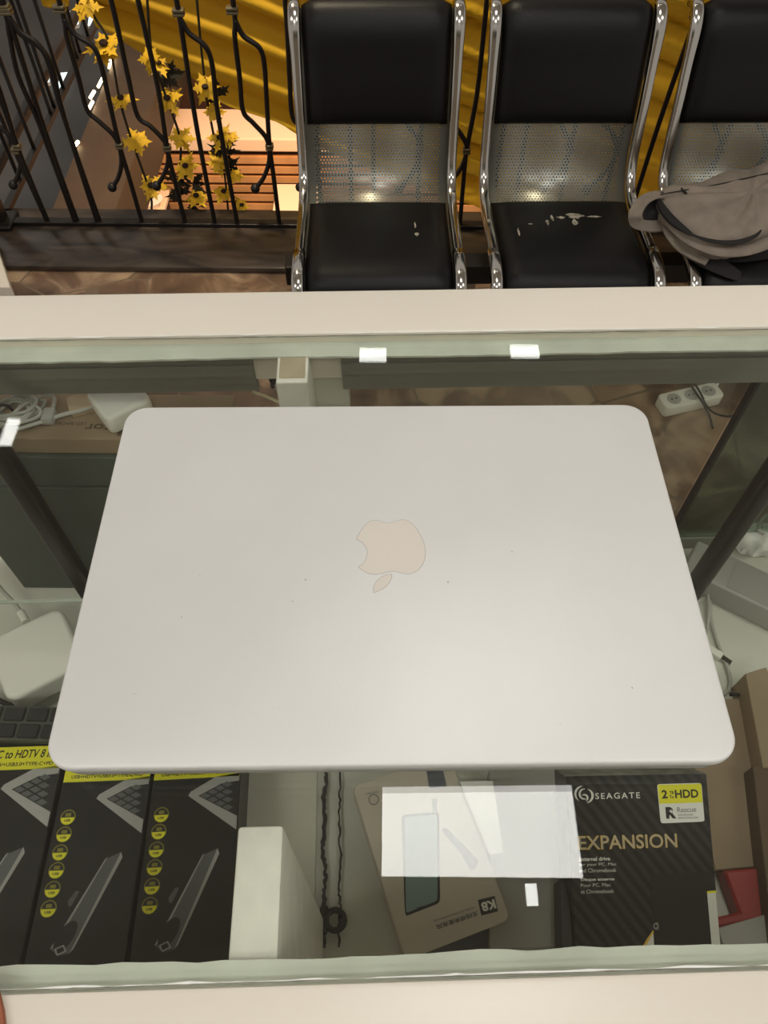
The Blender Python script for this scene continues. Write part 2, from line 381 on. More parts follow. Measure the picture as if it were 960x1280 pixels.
# dark joint and flaking paint along the glass
mb = MB(); rnd = random.Random(4)
def strip(mb, y, w0, w1, z0, z1, gap=0.0, step=.006, side=0):
    x = XL; top = []; bot = []
    while x < XR:
        w_ = rnd.uniform(w0, w1) * (1 if rnd.random() > gap else .15)
        top.append((x, y + w_ * (1 if side >= 0 else .2))); bot.append((x, y - w_ * (1 if side <= 0 else .2))); x += step * rnd.uniform(.4, 1.8)
    mb.prism(bot + top[::-1], z0, z1)
strip(mb, .4176, .0002, .0007, 1.2692, 1.2697, side=-1); strip(mb, .0238, .00015, .0005, 1.2692, 1.2697, side=1)
tag(mb.obj('dark_joint', base_mat('chipped_edge', (.26, .25, .20), .8, mottle=(40, .5)), ctr), kind='stuff')
mb = MB(); strip(mb, .0242, .0002, .0011, 1.2691, 1.2695, gap=.4, step=.008, side=1); strip(mb, .4186, .0001, .0006, 1.2704, 1.2707, gap=.4, step=.009)
tag(mb.obj('white_sealant', M['paper'], ctr), kind='stuff')
# shelf, floor cabinet, walls
MB().box((XL, 0, .905), (XR, .462, .93)).obj('shelf', M['shelf'], ctr)
MB().box((XL, -.02, 0), (XR, .45, .904)).obj('base_cabinet', M['paint'], ctr)
MB().box((XL, -.03, .905), (XR, -.004, 1.225)).obj('front_panel', M['paint'], ctr)
for sx in (XL, XR - .02): MB().box((sx, -.004, .931), (sx + .02, .46, 1.225)).obj('end_panel', M['paint'], ctr)
# rear sliding glass: tracks, panes, bottom rail
def track(x0, x1):
    mb = MB()
    for y0, y1, z0, z1 in ((.412, .452, 1.2545, 1.2600), (.412, .415, 1.236, 1.256), (.4105, .4115, 1.244, 1.248), (.418, .4205, 1.222, 1.256), (.424, .427, 1.208, 1.256), (.436, .4385, 1.210, 1.256), (.449, .452, 1.206, 1.256)): mb.box((x0, y0, z0), (x1, y1, z1))
    mb.obj('sliding_track', M['track'], ctr)
track(XL, -.083); track(-.018, XR)
MB().box((-.02, .4545, .932), (.325, .4595, 1.236)).obj('glass_pane', M['pane'], ctr)
MB().box((.325, .444, .932), (XR, .449, 1.236)).obj('tinted_pane', M['tpane'], ctr)
MB().box((.3235, .4425, .932), (.3265, .4505, 1.236)).obj('pane_edge', M['black'], ctr)
MB().box((.0, .442, .9305), (XR, .452, .950)).obj('bottom_rail', base_mat('bottom_rail_metal', (.30, .31, .27), .45, .3), ctr)
MB().box((XL, .332, 1.040), (-.12, .335, 1.0412)).obj('glass_edge', base_mat('pale_glass_edge', (.5, .56, .48), .3), ctr)
# black corner posts inside
for x, y in ((-.283, .385), (.309, .352)):
    MB().prism(rrect(.016, .016, .004, 3, x, y), .93, 1.245).obj('corner_post', M['black'], ctr, smooth=True)
# middle rear support, block on it, front block
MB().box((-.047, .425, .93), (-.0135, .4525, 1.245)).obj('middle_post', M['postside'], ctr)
MB().box((-.0625, .380, 1.03), (-.0405, .424, 1.2615), bevel=.001).obj('support_block', M['post'], ctr)
MB().box((-.0660, .0, .931), (-.0440, .0895, 1.2575), bevel=.0018).obj('support_block', M['post'], ctr, smooth=True)
MB().box((-.0605, .384, 1.2617), (-.0425, .404, 1.2621)).obj('bare_wood_top', base_mat('bare_wood', (.50, .42, .30), .7, mottle=(60, .2)), ctr)
# raised inner board right of the black boxes, with a pale joint
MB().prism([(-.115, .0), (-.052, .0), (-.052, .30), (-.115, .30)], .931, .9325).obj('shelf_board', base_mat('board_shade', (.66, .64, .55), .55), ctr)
# a pair of thin black strands laid front to back, with a black ring between
def on_shelf(u, v, z=.9325): return PZ(u, v, z)
for i, (L, r_, lab) in enumerate((([(405, 950), (408, 975), (404, 1000), (406, 1030), (403, 1060), (407, 1090), (405, 1120), (404, 1150), (405, 1185)], .0016, 'thicker wavy black strand lying on the case shelf beside the white block'),
                             ([(425, 950), (425, 990), (424, 1030), (426, 1080), (424, 1110), (425, 1132), (423, 1160), (424, 1184)], .0009, 'thinner black strand lying on the case shelf left of the tilted carton'))):
    mb = MB(); rn = random.Random(i)
    P0 = [on_shelf(u, v, .934) for u, v in L]; path = catmull(P0, 8)
    path = [p + Vector((rn.uniform(-1, 1) * .0009, 0, 0)) for p in path]
    mb.tube(path, r_, 7, smooth=0, scale=[rn.uniform(.7, 1.35) for _ in path])
    tag(mb.obj('black_wire', M['bcable'], smooth='all'), lab, 'wire')
cl = empty('dark_ring', on_shelf(413, 1151), label='small black ring on the shelf between the two black strands', cat='clip')
mb = MB(); mb.tube([Vector((.004 + .0075 * math.cos(t), .0075 * math.sin(t), .004)) for t in [k * math.pi / 6 for k in range(12)]], .0026, 8, 2, closed=True); mb.obj('ring', M['ink'], cl, smooth='all')
MB().box((-.009, -.011, 0), (-.002, .011, .006), bevel=.002).obj('ring_block', M['ink'], cl)

# ---------------------------------------------------------------- laptop
lap = empty('laptop', (.0034, .2206, GZ + .0003), (0, 0, R(1.1)), label='closed silver laptop lying in the middle of the counter glass, its logo upside down', cat='laptop')
LW, LD = .3265, .2255
base_o = MB().prism(rrect(LW - .003, LD - .003, .013, 8), .0015, .0115, bevel=.0028, seg=4).obj('base', M['lid_edge'], lap, smooth=True)
MB().prism(rrect(LW - .010, LD - .010, .012, 8), .0112, .0124).obj('hinge_gap', M['rubber'], base_o)
for sx in (-1, 1):
    for sy in (-1, 1): MB().cyl((sx * .14, sy * .09, .0008), .007, .0016).obj('foot', M['rubber'], base_o)
lid = MB().prism(rrect(LW, LD, .0135, 10), .0122, .0186, bevel=.0018, seg=4).obj('lid', M['lid'], lap, smooth=True)
C6 = lambda L: [(400 + x / 5.333, 620 + y / 5.333) for x, y in L]
def lid_pts(L):
    o = []
    for u, v in C6(L):
        p = Matrix.Rotation(-R(1.1), 4, 'Z') @ (PZ(u, v, GZ + .0186) - Vector((.0034, .2206, GZ))); o.append((p.x, p.y, 0))
    return o
body1 = [(245, 290), (268, 245), (300, 200), (335, 173), (370, 165), (410, 175), (455, 184), (490, 178), (520, 167), (555, 162), (592, 173), (628, 203), (665, 258), (690, 315), (700, 370), (696, 420), (680, 460), (650, 495), (612, 515), (580, 520), (540, 512), (500, 503), (460, 505), (420, 515), (370, 522), (330, 518), (295, 503), (258, 475)]
bite = [(258, 475), (285, 457), (306, 427), (317, 385), (309, 345), (285, 312), (245, 290)]
leaf1 = [(475, 522), (473, 553), (450, 590), (415, 620), (358, 645)]; leaf2 = [(358, 645), (362, 602), (385, 565), (422, 537), (475, 522)]
app = catmull(lid_pts(body1), 5) + catmull(lid_pts(bite), 5)[1:-1]
lf = catmull(lid_pts(leaf1), 5) + catmull(lid_pts(leaf2), 5)[1:-1]
def grow(pts, d):
    c = sum((Vector(p) for p in pts), Vector()) / len(pts); n = len(pts); out = []
    A = sum(pts[i][0] * pts[(i + 1) % n][1] - pts[(i + 1) % n][0] * pts[i][1] for i in range(n)); sg = 1 if A > 0 else -1
    for i in range(n):
        t = Vector(pts[(i + 1) % n]) - Vector(pts[i - 1]); t.z = 0; t.normalize(); out.append(Vector(pts[i]) + Vector((t.y, -t.x, 0)) * d * sg)
    return out
for nm, sh in (('logo', app), ('logo_leaf', lf)):
    g = MB().prism(grow(sh, .00035), .01858, .01863).obj(nm + '_outline', M['logo_gap'], lid)
    MB().prism([tuple(p) for p in sh], .01862, .01870).obj(nm, M['logo'], lid)
# little marks on the lid
mb = MB(); rnd = random.Random(9)
for u, v in ((227, 772), (366, 752), (168, 868), (382, 725), (700, 905), (640, 690), (560, 728), (250, 720), (790, 860)):
    p = Matrix.Rotation(-R(1.1), 4, 'Z') @ (PZ(u, v, GZ + .0186) - Vector((.0034, .2206, GZ)))
    mb = MB(); mb.cyl((p.x, p.y, .01862), rnd.uniform(.00025, .0006), .0001, 8); mb.obj('speck', M['logo_gap'], lid)

# ---------------------------------------------------------------- strap at the lower left corner
p0 = PZ(0, 1232, 1.2708)
mb = MB(); mb.prism([(PZ(u, v, 1.2708).x - p0.x, PZ(u, v, 1.2708).y - p0.y) for u, v in ((-60, 1226), (-8, 1224), (1, 1238), (7, 1262), (11, 1300), (9, 1360), (-60, 1360))], 0, .0035, bevel=.001)
tag(mb.obj('leather_strap', M['redbrown'], loc=(p0.x, p0.y, 1.2706)), 'reddish brown strip lying on the front rail at the lower left corner', 'strap')

# ---------------------------------------------------------------- cartons and goods in the case
def flatprint(face, L, z0=.0001, z1=.0003): return MB().prism(L, z0, z1)
hubF = Face((-.2302, .1252, .985), R(2.8), R(-3.1), .0741, .1566)
HW, HH = hubF.w, hubF.h
def crop1(L): return [(x / 3.0, 920 + y / 3.0) for x, y in L]
def make_hub():
    root = empty('adapter_carton', hubF.c, hubF.rot, label='black adapter carton with yellow icons', cat='carton')
    MB().box((-HW/2, -HH/2, -.0475), (HW/2, HH/2, 0), bevel=.0008, seg=1).obj('carton_body', M['hub'], root)
    yb = hubF.at(135, 976)[1]
    b = MB().prism([(-HW/2 + .0008, yb), (HW/2 - .0008, yb), (HW/2 - .0008, HH/2 - .0012), (-HW/2 + .0008, HH/2 - .0012)], .0001, .0003).obj('title_band', M['yellow'], root)
    t = put_text(MB(), 'USB-C to HDTV 8 IN 1', -.0285, yb + .0090, .064, .0068, z=.0004, bold=.02, shear=.2); t.obj('title_lettering', M['ink'], b)
    t = put_text(MB(), 'USB+HDTV+USB3.0+TYPE-C+PD', -.030, yb + .0028, .060, .0030, z=.0004, bold=.02); t.obj('subtitle_lettering', M['ink'], b)
    # six round icons
    for u, v in ((85, 1021.7), (80, 1043), (75, 1065.7), (70.7, 1088), (65.7, 1111.7), (60.7, 1136)):
        x, y = hubF.at(u, v); r = .0062
        ic = MB().prism([(x + r * math.cos(k * math.pi / 10), y + r * math.sin(k * math.pi / 10)) for k in range(20)], .0001, .0003).obj('round_icon', M['dkyellow'], root)
        mb = MB().prism([(x + r * .86 * math.cos(k * math.pi / 10), y + r * .86 * math.sin(k * math.pi / 10)) for k in range(0, 11)], .0003, .0004)
        mb.obj('icon_field', M['ink'], ic)
        lo = MB().prism([(x + r * .9 * math.cos(k * math.pi / 10), y - .0003 + r * .9 * math.sin(k * math.pi / 10)) for k in range(10, 21)], .0003, .00045); lo.obj('icon_label', M['yellow'], ic)
        MB().box((x - .0022, y + .0006, .0004), (x + .0022, y + .0032, .0005)).obj('icon_plug', M['dkyellow'], ic)
        put_text(MB(), 'USB', x - .0025, y - .0035, .005, .0018, z=.0005, bold=.03).obj('icon_lettering', M['ink'], ic)
    # laptop picture
    A = hubF.pts(crop1([(362, 235), (372, 220), (470, 165), (562, 150), (530, 365)]))
    pic = MB().prism([A[0], A[1], A[2], (HW/2 - .001, A[3][1]), (HW/2 - .001, A[4][1])], .0001, .0003).obj('laptop_picture', M['greyink'], root)
    K = hubF.pts(crop1([(400, 236), (490, 190), (556, 180), (534, 318)]))
    K[2] = (HW/2 - .001, K[2][1]); K[3] = (HW/2 - .001, K[3][1] + .001)
    MB().prism(K, .0003, .0004).obj('picture_keyboard', M['ink'], pic)
    mb = MB(); o_ = Vector((*K[0], 0)); e1 = (Vector((*K[3], 0)) - o_); e2 = (Vector((*K[1], 0)) - o_)
    for i in range(5):
        for j in range(4):
            q = [o_ + e1 * ((i + .12 + a) / 5.2) + e2 * ((j + .12 + c) / 3.2) for a, c in ((0, 0), (.76, 0), (.76, .76), (0, .76))]
            if max(p.x for p in q) < HW / 2 - .0015: mb.prism([(p.x, p.y) for p in q], .0004, .0005)
    mb.obj('picture_keys', M['midink'], pic)
    # adapter picture
    B = hubF.pts(crop1([(395, 462), (455, 435), (448, 470), (262, 815), (215, 825), (188, 798)]))
    ad = MB().prism(B, .0001, .0003).obj('adapter_picture', M['midink'], root)
    B2 = hubF.pts(crop1([(395, 462), (405, 452), (205, 790), (188, 800)])); MB().prism(B2, .0003, .0004).obj('bright_edge', M['greyink'], ad)
    E = hubF.pts(crop1([(455, 435), (460, 455), (275, 800), (262, 812)])); MB().prism(E, .0003, .0004).obj('port_side', M['greyink'], ad)
    c = hubF.at(*crop1([(246, 752)])[0]); mb = MB()
    mb.prism([(c[0] + .0085 * math.cos(t) * .8 - .0 + .004 * math.sin(t), c[1] + .0105 * math.sin(t)) for t in [k * math.pi / 10 for k in range(20)]], .0004, .0005); mb.obj('dark_cap', M['ink'], ad)
    q = hubF.pts(crop1([(203, 800), (240, 783), (250, 808), (214, 825)])); MB().prism(q, .0005, .0006).obj('network_port', M['greyink'], ad)
    q = hubF.pts(crop1([(212, 801), (236, 790), (243, 806), (217, 818)])); MB().prism(q, .0006, .0007).obj('port_opening', M['ink'], ad)
    q = hubF.pts(crop1([(255, 620), (285, 580), (298, 583), (270, 635), (258, 642)])); MB().prism(q, .0001, .0003).obj('plug_picture', M['midink'], root)
    return root
def copy_tree(o, parent=None):
    c = o.copy(); COL.objects.link(c); c.parent = parent
    for ch in [k for k in o.children]: copy_tree(ch, c)
    return c
hub = make_hub(); hub['group'] = 'black adapter cartons lying in the case'
hub['label'] = 'black adapter carton with a full column of yellow icons, second from the left'
h3 = copy_tree(hub); h3.location = (-.1534, .1283, .985); h3.rotation_euler = Face((0, 0, 0), R(3.6), R(-3.6)).rot
h3['label'] = 'black adapter carton with yellow icons lying next to the white support block'
h1 = copy_tree(hub); h1.location = (-.3113, .1281, .985); h1.rotation_euler = (R(-1.8), 0, R(2.5)); h1.scale = (1.095, 1.088, 1.0)
h1['label'] = 'black adapter carton biggest of its kind at the left edge with its title readable'
# keyboard beyond the left carton
kb = empty('keyboard', (-.335, .243, .9305), (0, 0, R(-1)), label='small black keyboard lying in the case behind the left adapter carton', cat='keyboard')
MB().box((-.09, -.028, 0), (.105, .004, .060), bevel=.003).obj('keyboard_body', M['greycard'], kb)
for r_ in range(2):
    for c_ in range(9):
        x = -.082 + c_ * .0205 + r_ * .004
        if x + .018 < .103: MB().box((x, -.026 + r_ * .0148, .060), (x + .018, -.0135 + r_ * .0148, .0625), bevel=.001, seg=1).obj('key', M['ink'], kb)

# ---- hard drive carton, tilted
SF = Face((.2042, .1212, 1.0), R(1.4), R(24.5), .1122, .1285)
sea = empty('hard_drive_carton', SF.c, SF.rot, label='tilted black striped hard drive carton with gold title and yellow corner sticker', cat='carton')
W_, H_ = SF.w, SF.h
sb = MB().box((-W_/2, -H_/2, -.042), (W_/2, H_/2, 0), bevel=.0007, seg=1).obj('carton_body', M['stripe'], sea)
MB().box((-W_/2 + .0005, H_/2, -.0415), (W_/2 - .0005, H_/2 + .0004, -.0008)).obj('dusty_end_flap', base_mat('dusty_flap', (.22, .21, .175), .7, mottle=(60, .6)), sea)
def c4(x, y): return (680 + x / 3.43, 930 + y / 3.43)
def stext(body, xy0, xy1, h_px, mat, name, parent=sea, z=.0004, **kw):
    a = SF.at(*c4(*xy0)); b = SF.at(*c4(*xy1)); t_ = SF.at(*c4(xy0[0], xy0[1] - h_px)); L = math.hypot(b[0] - a[0], b[1] - a[1]); ang = math.atan2(b[1] - a[1], b[0] - a[0])
    put_text(MB(), body, a[0], a[1], L, abs(t_[1] - a[1]), z=z, ang=ang, **kw).obj(name, mat, parent)
stext('SEAGATE', (220, 236), (412, 232), 26, M['whiteink'], 'maker_lettering', spacing=1.3, bold=.012)
stext('EXPANSION', (150, 454), (572, 443), 60, M['orangeink'], 'title_lettering', bold=.012)
stext('EXPANSION', (154, 451), (568, 440), 55, M['greyink'], 'title_lettering_fill', z=.0005, bold=-.012)
for k, (s_, x1, y, bo) in enumerate((('External drive', 283, 499, .03), ('for your PC, Mac', 310, 524, .0), ('and Chromebook', 310, 548, .0), ('Disque externe', 302, 588, .03), ('Pour PC, Mac', 285, 612, .0), ('et Chromebook', 300, 638, .0))):
    stext(s_, (150 + (8 if k > 2 else 0), y + 3), (x1, y), 17, M['whiteink'], 'description_lettering', bold=bo)
mb = MB()                                                        # swirl mark
for (cx, cy, rx, a0, a1, wd) in ((168, 214, 34, 95, 235, 4.5), (174, 214, 22, 80, 300, 4), (178, 222, 30, -80, 75, 5), (172, 232, 15, -60, 130, 4)):
    path = []
    for k in range(17):
        an = R(a0 + (a1 - a0) * k / 16); path.append((cx + rx * math.cos(an), cy - rx * 1.0 * math.sin(an)))
    for k in range(16):
        (x0, y0), (x1, y1) = path[k], path[k + 1]; f0 = wd * math.sin(math.pi * (k + .6) / 17.2); f1 = wd * math.sin(math.pi * (k + 1.6) / 17.2)
        d = Vector((x1 - x0, y1 - y0)).normalized(); n_ = Vector((-d.y, d.x))
        q = [(x0 + n_.x * f0, y0 + n_.y * f0), (x1 + n_.x * f1, y1 + n_.y * f1), (x1 - n_.x * f1, y1 - n_.y * f1), (x0 - n_.x * f0, y0 - n_.y * f0)]
        mb.prism([SF.at(*c4(*t)) for t in q], .0001, .0004)
mb.obj('swirl_mark', M['whiteink'], sea)
def smooth_quad(corners, r=.12, n=4):
    o = []
    for i in range(4):
        p = Vector(corners[i]); a = Vector(corners[i - 1]); b = Vector(corners[(i + 1) % 4])
        p1 = p + (a - p) * r * .6; p2 = p + (b - p) * r
        for k in range(n + 1):
            t = k / n; o.append(tuple((1 - t) ** 2 * p1 + 2 * t * (1 - t) * p + t * t * p2))
    return o
ST = [SF.at(*c4(*q)) for q in ((484, 172), (674, 167), (688, 332), (500, 340))]
st = MB().prism(smooth_quad(ST, .09), .0001, .0003).obj('corner_sticker', M['whiteink'], sea)
YB = [SF.at(*c4(*q)) for q in ((487, 175), (672, 170), (679, 250), (494, 256))]
MB().prism(YB, .0003, .0005).obj('sticker_yellow_field', M['yellow'], st)
for body, a_, b_, h_ in (('2', (505, 233), (530, 232), 36), ('HDD', (562, 232), (662, 229), 36), ('TB', (537, 215), (556, 214), 13), ('To', (537, 233), (556, 232), 13)):
    stext(body, a_, b_, h_, M['ink'], 'sticker_lettering', st, z=.0006, bold=.03)
stext('R', (524, 320), (567, 318), 50, M['ink'], 'sticker_lettering', st, z=.0005, bold=.06)
stext('+', (537, 296), (552, 295), 15, M['whiteink'], 'sticker_plus', st, z=.0008, bold=.05)
stext('Rescue', (571, 293), (652, 290), 22, M['midink'], 'sticker_lettering', st, z=.0005)
stext('DATA RECOVERY', (575, 308), (640, 306), 7, M['ink'], 'sticker_small_lettering', st, z=.0005)
stext('SERVICES INCLUDED', (575, 320), (660, 318), 7, M['ink'], 'sticker_small_lettering', st, z=.0005)
DR = [SF.at(*c4(*q)) for q in ((452, 560), (715, 545), (730, 860), (478, 872))]
dp = MB().prism(DR, .0001, .0003).obj('drive_picture', base_mat('drive_print', (.022, .022, .02), .3), sea)
WS = [SF.at(*c4(*q)) for q in ((698, 634), (740, 632), (768, 880), (720, 884))]; WS[1] = (W_/2 - .0006, WS[1][1]); WS[2] = (W_/2 - .0006, WS[2][1])
MB().prism(WS, .0003, .0004).obj('white_side_strip', M['whiteink'], sea)
MB().prism([SF.at(*c4(*q)) for q in ((698, 630), (738, 627), (739, 636), (699, 640))], .0004, .0005).obj('strip_edge', M['yellow'], sea)
MB().prism([SF.at(*c4(*q)) for q in ((467, 800), (472, 868), (428, 874), (445, 838))], .0003, .0004).obj('white_wedge', M['whiteink'], sea)
MB().prism([SF.at(*c4(*q)) for q in ((467, 797), (470, 806), (430, 874), (418, 874), (440, 836))], .0004, .0005).obj('wedge_edge', M['orangeink'], sea)
mb = MB()
for rr, a0, a1 in ((13, 60, 300), (7, -120, 120)):
    for k in range(12):
        an, a2 = R(a0 + (a1 - a0) * k / 12), R(a0 + (a1 - a0) * (k + 1) / 12)
        q = [(483 + (rr + s2) * math.cos(t), 780 - (rr + s2) * math.sin(t)) for t, s2 in ((an, -2), (a2, -2), (a2, 2), (an, 2))]
        mb.prism([SF.at(*c4(*t)) for t in q], .0003, .0005)
mb.obj('small_swirl_mark', M['greyink'], dp)
# what the tilted carton leans on
tag(MB().box((-.05, -.022, 0), (.05, .022, .029), bevel=.001).obj('prop_carton', M['kraftd'], loc=(.203, .163, .930), rot=(0, 0, R(1.4))), 'low brown carton propping up the tilted hard drive carton', 'carton')

# ---- microphone carton (turned head down)
KF = Face((.0393, .1347, .965), R(19.2), R(3.8), .0894, .1376)
k8 = empty('microphone_carton', KF.c, KF.rot, label='grey beige microphone carton lying turned head down with a phone printed on it', cat='carton')
MB().prism(rrect(KF.w, KF.h, .006, 5), -.028, 0, bevel=.0008, seg=1).obj('carton_body', M['k8card'], k8, smooth=True)
def c3(x, y): return (430 + x / 3.097, 930 + y / 3.097)
def kp(L): return [KF.at(*c3(*q)) for q in L]
ph = MB().prism(smooth_quad(kp([(222, 275), (368, 262), (372, 615), (236, 668)]), .10), .0001, .0003).obj('phone_picture', M['ink'], k8)
MB().prism(smooth_quad(kp([(234, 283), (360, 272), (362, 606), (240, 655)]), .08), .0003, .0004).obj('phone_screen', M['teal'], ph)
MB().prism(kp([(282, 634), (325, 622), (325, 632), (283, 645)]), .0004, .0005).obj('phone_notch', M['ink'], ph)
MB().prism(smooth_quad(kp([(375, 330), (398, 325), (520, 450), (505, 490)]), .1), .0001, .0003).obj('microphone_picture', M['midink'], k8)
MB().prism(smooth_quad(kp([(455, 430), (490, 415), (520, 460), (490, 492)]), .25), .0003, .0004).obj('microphone_head', M['bluegrey'], k8)
MB().prism(smooth_quad(kp([(318, 95), (380, 88), (398, 165), (330, 172)]), .15), .0001, .0003).obj('receiver_picture', M['bluegrey'], k8)
MB().prism(kp([(340, 215), (360, 210), (360, 265), (345, 268)]), .0001, .0003).obj('plug_picture', M['midink'], k8)
kq = MB().prism(kp([(518, 604), (583, 588), (596, 648), (532, 664)]), .0001, .0003).obj('model_badge', M['ink'], k8)
def ktext(body, xy0, xy1, hpx, mat, name, parent, z=.0004, **kw):   # xy0 = start of the turned line (right end in the picture)
    a = KF.at(*c3(*xy0)); b = KF.at(*c3(*xy1)); t_ = KF.at(*c3(xy0[0], xy0[1] + hpx)); L = math.hypot(b[0] - a[0], b[1] - a[1]); ang = math.atan2(b[1] - a[1], b[0] - a[0])
    put_text(MB(), body, a[0], a[1], L, abs(t_[1] - a[1]) * .95, z=z, ang=ang, **kw).obj(name, mat, parent)
ktext('K8', (580, 600), (528, 615), 42, M['whiteink'], 'badge_lettering', kq, bold=.04)
ktext('无线领夹麦克风', (515, 645), (355, 700), 22, M['ink'], 'title_lettering', k8, bold=.01)
ktext('WIRELESS MICROPHONE', (505, 628), (345, 682), 9, M['midink'], 'subtitle_lettering', k8)
mb = MB(); cx, cy = KF.at(*c3(115, 215))
for k in range(16):
    a1, a2 = k * math.pi / 8, (k + 1) * math.pi / 8
    mb.prism([(cx + r_ * math.cos(t), cy + r_ * math.sin(t)) for t, r_ in ((a1, .0045), (a2, .0045), (a2, .0038), (a1, .0038))], .0001, .0003)
mb.obj('round_seal', M['midink'], k8)
ktext('REGISTERED', (132, 182), (85, 190), 8, M['midink'], 'seal_lettering', k8)
# things near it
def quad_box(name, L, z, th, mat, label, cat, bev=.0006):
    P_ = [PZ(u, v, z) for u, v in L]; c = sum(P_, Vector()) / len(P_)
    o = MB().prism([(p.x - c.x, p.y - c.y) for p in P_], -th, 0, bevel=bev, seg=1).obj(name, mat, loc=c); tag(o, label, cat); return o
quad_box('flat_carton', [(612, 962), (696, 958), (702, 1184), (612, 1186)], .948, .0175, M['greybox'], 'flat grey carton lying between the microphone carton and the hard drive carton', 'carton')
quad_box('carton', [(700, 1098), (713, 1098), (716, 1192), (702, 1193)], .975, .044, M['ink'], 'narrow black carton edge standing left of the hard drive carton', 'carton')
quad_box('folder', [(528, 1193), (606, 1156), (622, 1190), (624, 1210), (528, 1210)], .936, .005, M['bluegrey'], 'blue grey folder corner sticking out below the microphone carton', 'folder')
quad_box('paper_slip', [(575, 977), (616, 976), (629, 1066), (612, 1068)], .9705, .0006, M['paper'], 'narrow white paper slip beside the microphone carton under the glass', 'paper', bev=0)

# ---- right side goods
KB = M['kraft']
quad_box('cardboard_sheet', [(850, 876), (948, 872), (985, 1080), (894, 1088)], .945, .0145, KB, 'flat brown cardboard sheet lying behind the hard drive carton', 'cardboard', .0008)
quad_box('carton', [(932, 842), (958, 834), (1010, 960), (954, 960)], .968, .037, KB, 'brown cardboard carton standing at the right edge beside the laptop corner', 'carton')
quad_box('carton', [(941, 958), (1000, 955), (1040, 1190), (968, 1190)], .966, .0355, M['kraftd'], 'dark brown carton at the right edge in front of the brown cardboard sheet', 'carton')
quad_box('tool_case', [(905, 1088), (962, 1083), (975, 1146), (895, 1160), (880, 1150), (924, 1140)], .950, .019, M['red'], 'red plastic case beside the right end of the hard drive carton', 'tool case', .002)
quad_box('beige_carton', [(897, 1160), (975, 1138), (985, 1190), (908, 1192)], .955, .024, M['greybox'], 'grey beige carton under the right end of the glass beside the red case', 'carton')

pa = PZ(930, 722, .965)
adp = empty('power_adapter', (pa.x, pa.y, .93), (0, 0, R(-32)), label='pale grey power adapter with two ports lying right of the laptop inside the case', cat='power adapter')
MB().box((-.055, -.022, 0), (.055, .022, .032), bevel=.003).obj('housing', M['steelgrey'], adp, smooth=True)
for k in (0, 1): MB().box((-.042 + k * .011, -.008, .032), (-.035 + k * .011, .004, .0325)).obj('port', M['ink'], adp)
MB().box((-.012, -.018, .032), (.04, .018, .0325)).obj('grey_sticker', M['greybox'], adp)
pw = PZ(945, 655, .96)
mb = MB(); mb.ball((0, 0, .014), .030, (1, .7, .45), 40)
from mathutils import noise as _noise
for v in mb.bm.verts:
    k = 1 + .55 * (_noise.ridged_multi_fractal(v.co * 38, 1.0, 2.0, 3, 1.0, 2.0) - 1.2) * .5; v.co = Vector((v.co.x * k, v.co.y * k, max(0, v.co.z * k)))
tag(mb.obj('white_bag', M['paper'], smooth=True, loc=(pw.x + .008, pw.y - .012, .9305)), 'crumpled white plastic bag behind the pale grey adapter at the right edge', 'bag')
def cable(name, L, z, r, mat, label, cat='cable', smooth=6, zs=None):
    pts = [PZ(u, v, z + (zs[i] if zs else 0)) for i, (u, v) in enumerate(L)]
    o = MB().tube(pts, r, 8, smooth).obj(name, mat, smooth='all'); return tag(o, label, cat)
cable('white_cable', [(900, 700), (888, 760), (896, 800), (908, 830), (913, 855), (904, 868), (892, 860)], .934, .0018, M['wcable'], 'white cable loop hanging down beside the laptop right edge in the case')
cable('white_cable', [(860, 760), (885, 745), (915, 740), (945, 752), (975, 770)], .937, .0020, M['wcable'], 'white cable running from the laptop edge below the pale grey adapter')
cable('white_cable', [(880, 800), (886, 770), (885, 730), (893, 700), (915, 680)], .941, .0018, M['wcable'], 'white cable rising from the laptop edge up to the pale grey adapter')
cable('white_cable', [(975, 640), (958, 645), (948, 660), (955, 668)], .962, .002, M['wcable'], 'short bent white cable over the crumpled bag at the right edge')
cn = empty('cable_plug', PZ(898, 822, .931), (0, 0, R(-40)), label='small cable plug with metal tip beside the laptop right edge', cat='plug')
MB().box((-.018, -.004, 0), (.002, .004, .007), bevel=.0015).obj('plug_body', M['white'], cn, smooth=True); MB().box((.002, -.0025, .001), (.012, .0025, .005)).obj('metal_tip', M['chrome'], cn)
cable('dark_cord', [(912, 868), (935, 869), (944, 870)], .947, .0018, M['bcable'], 'short dark cord between the laptop corner and the brown carton')

# ---- left side goods: charger, cartons, cable bundle
pc = PZ(43, 815, .975)
ch = empty('laptop_charger', (pc.x, pc.y, .93), (0, 0, R(33)), label='white square charger brick lying in the case at the left laptop edge', cat='charger')
MB().prism(rrect(.074, .072, .011, 6), .016, .045, bevel=.005, seg=4).obj('brick', M['white'], ch, smooth=True)
MB().prism(rrect(.070, .068, .010, 6), .0, .0165, bevel=.002).obj('brick_underside', M['wcable'], ch, smooth=True)
mb = MB()
pl = Matrix.Rotation(-R(33), 4, 'Z')
pts = [pl @ (PZ(u, v, .955) - Vector((pc.x, pc.y, .93))) for u, v in ((-25, 700), (0, 735), (14, 750), (26, 765))]
mb.tube(pts, .0022, 8, 5); cb_ = mb.obj('cord', M['wcable'], ch, smooth='all')
mb = MB(); mb.tube([pts[-1], pl @ (PZ(33, 777, .955) - Vector((pc.x, pc.y, .93)))], .0040, 10, 0); mb.obj('strain_relief', M['white'], cb_, smooth=True)
cable('black_cable', [(104, 806), (90, 832), (72, 852), (50, 872), (34, 880), (16, 882), (0, 876), (-25, 862)], .939, .0028, M['bcable'], 'black cable curving under the white charger brick at the left edge')

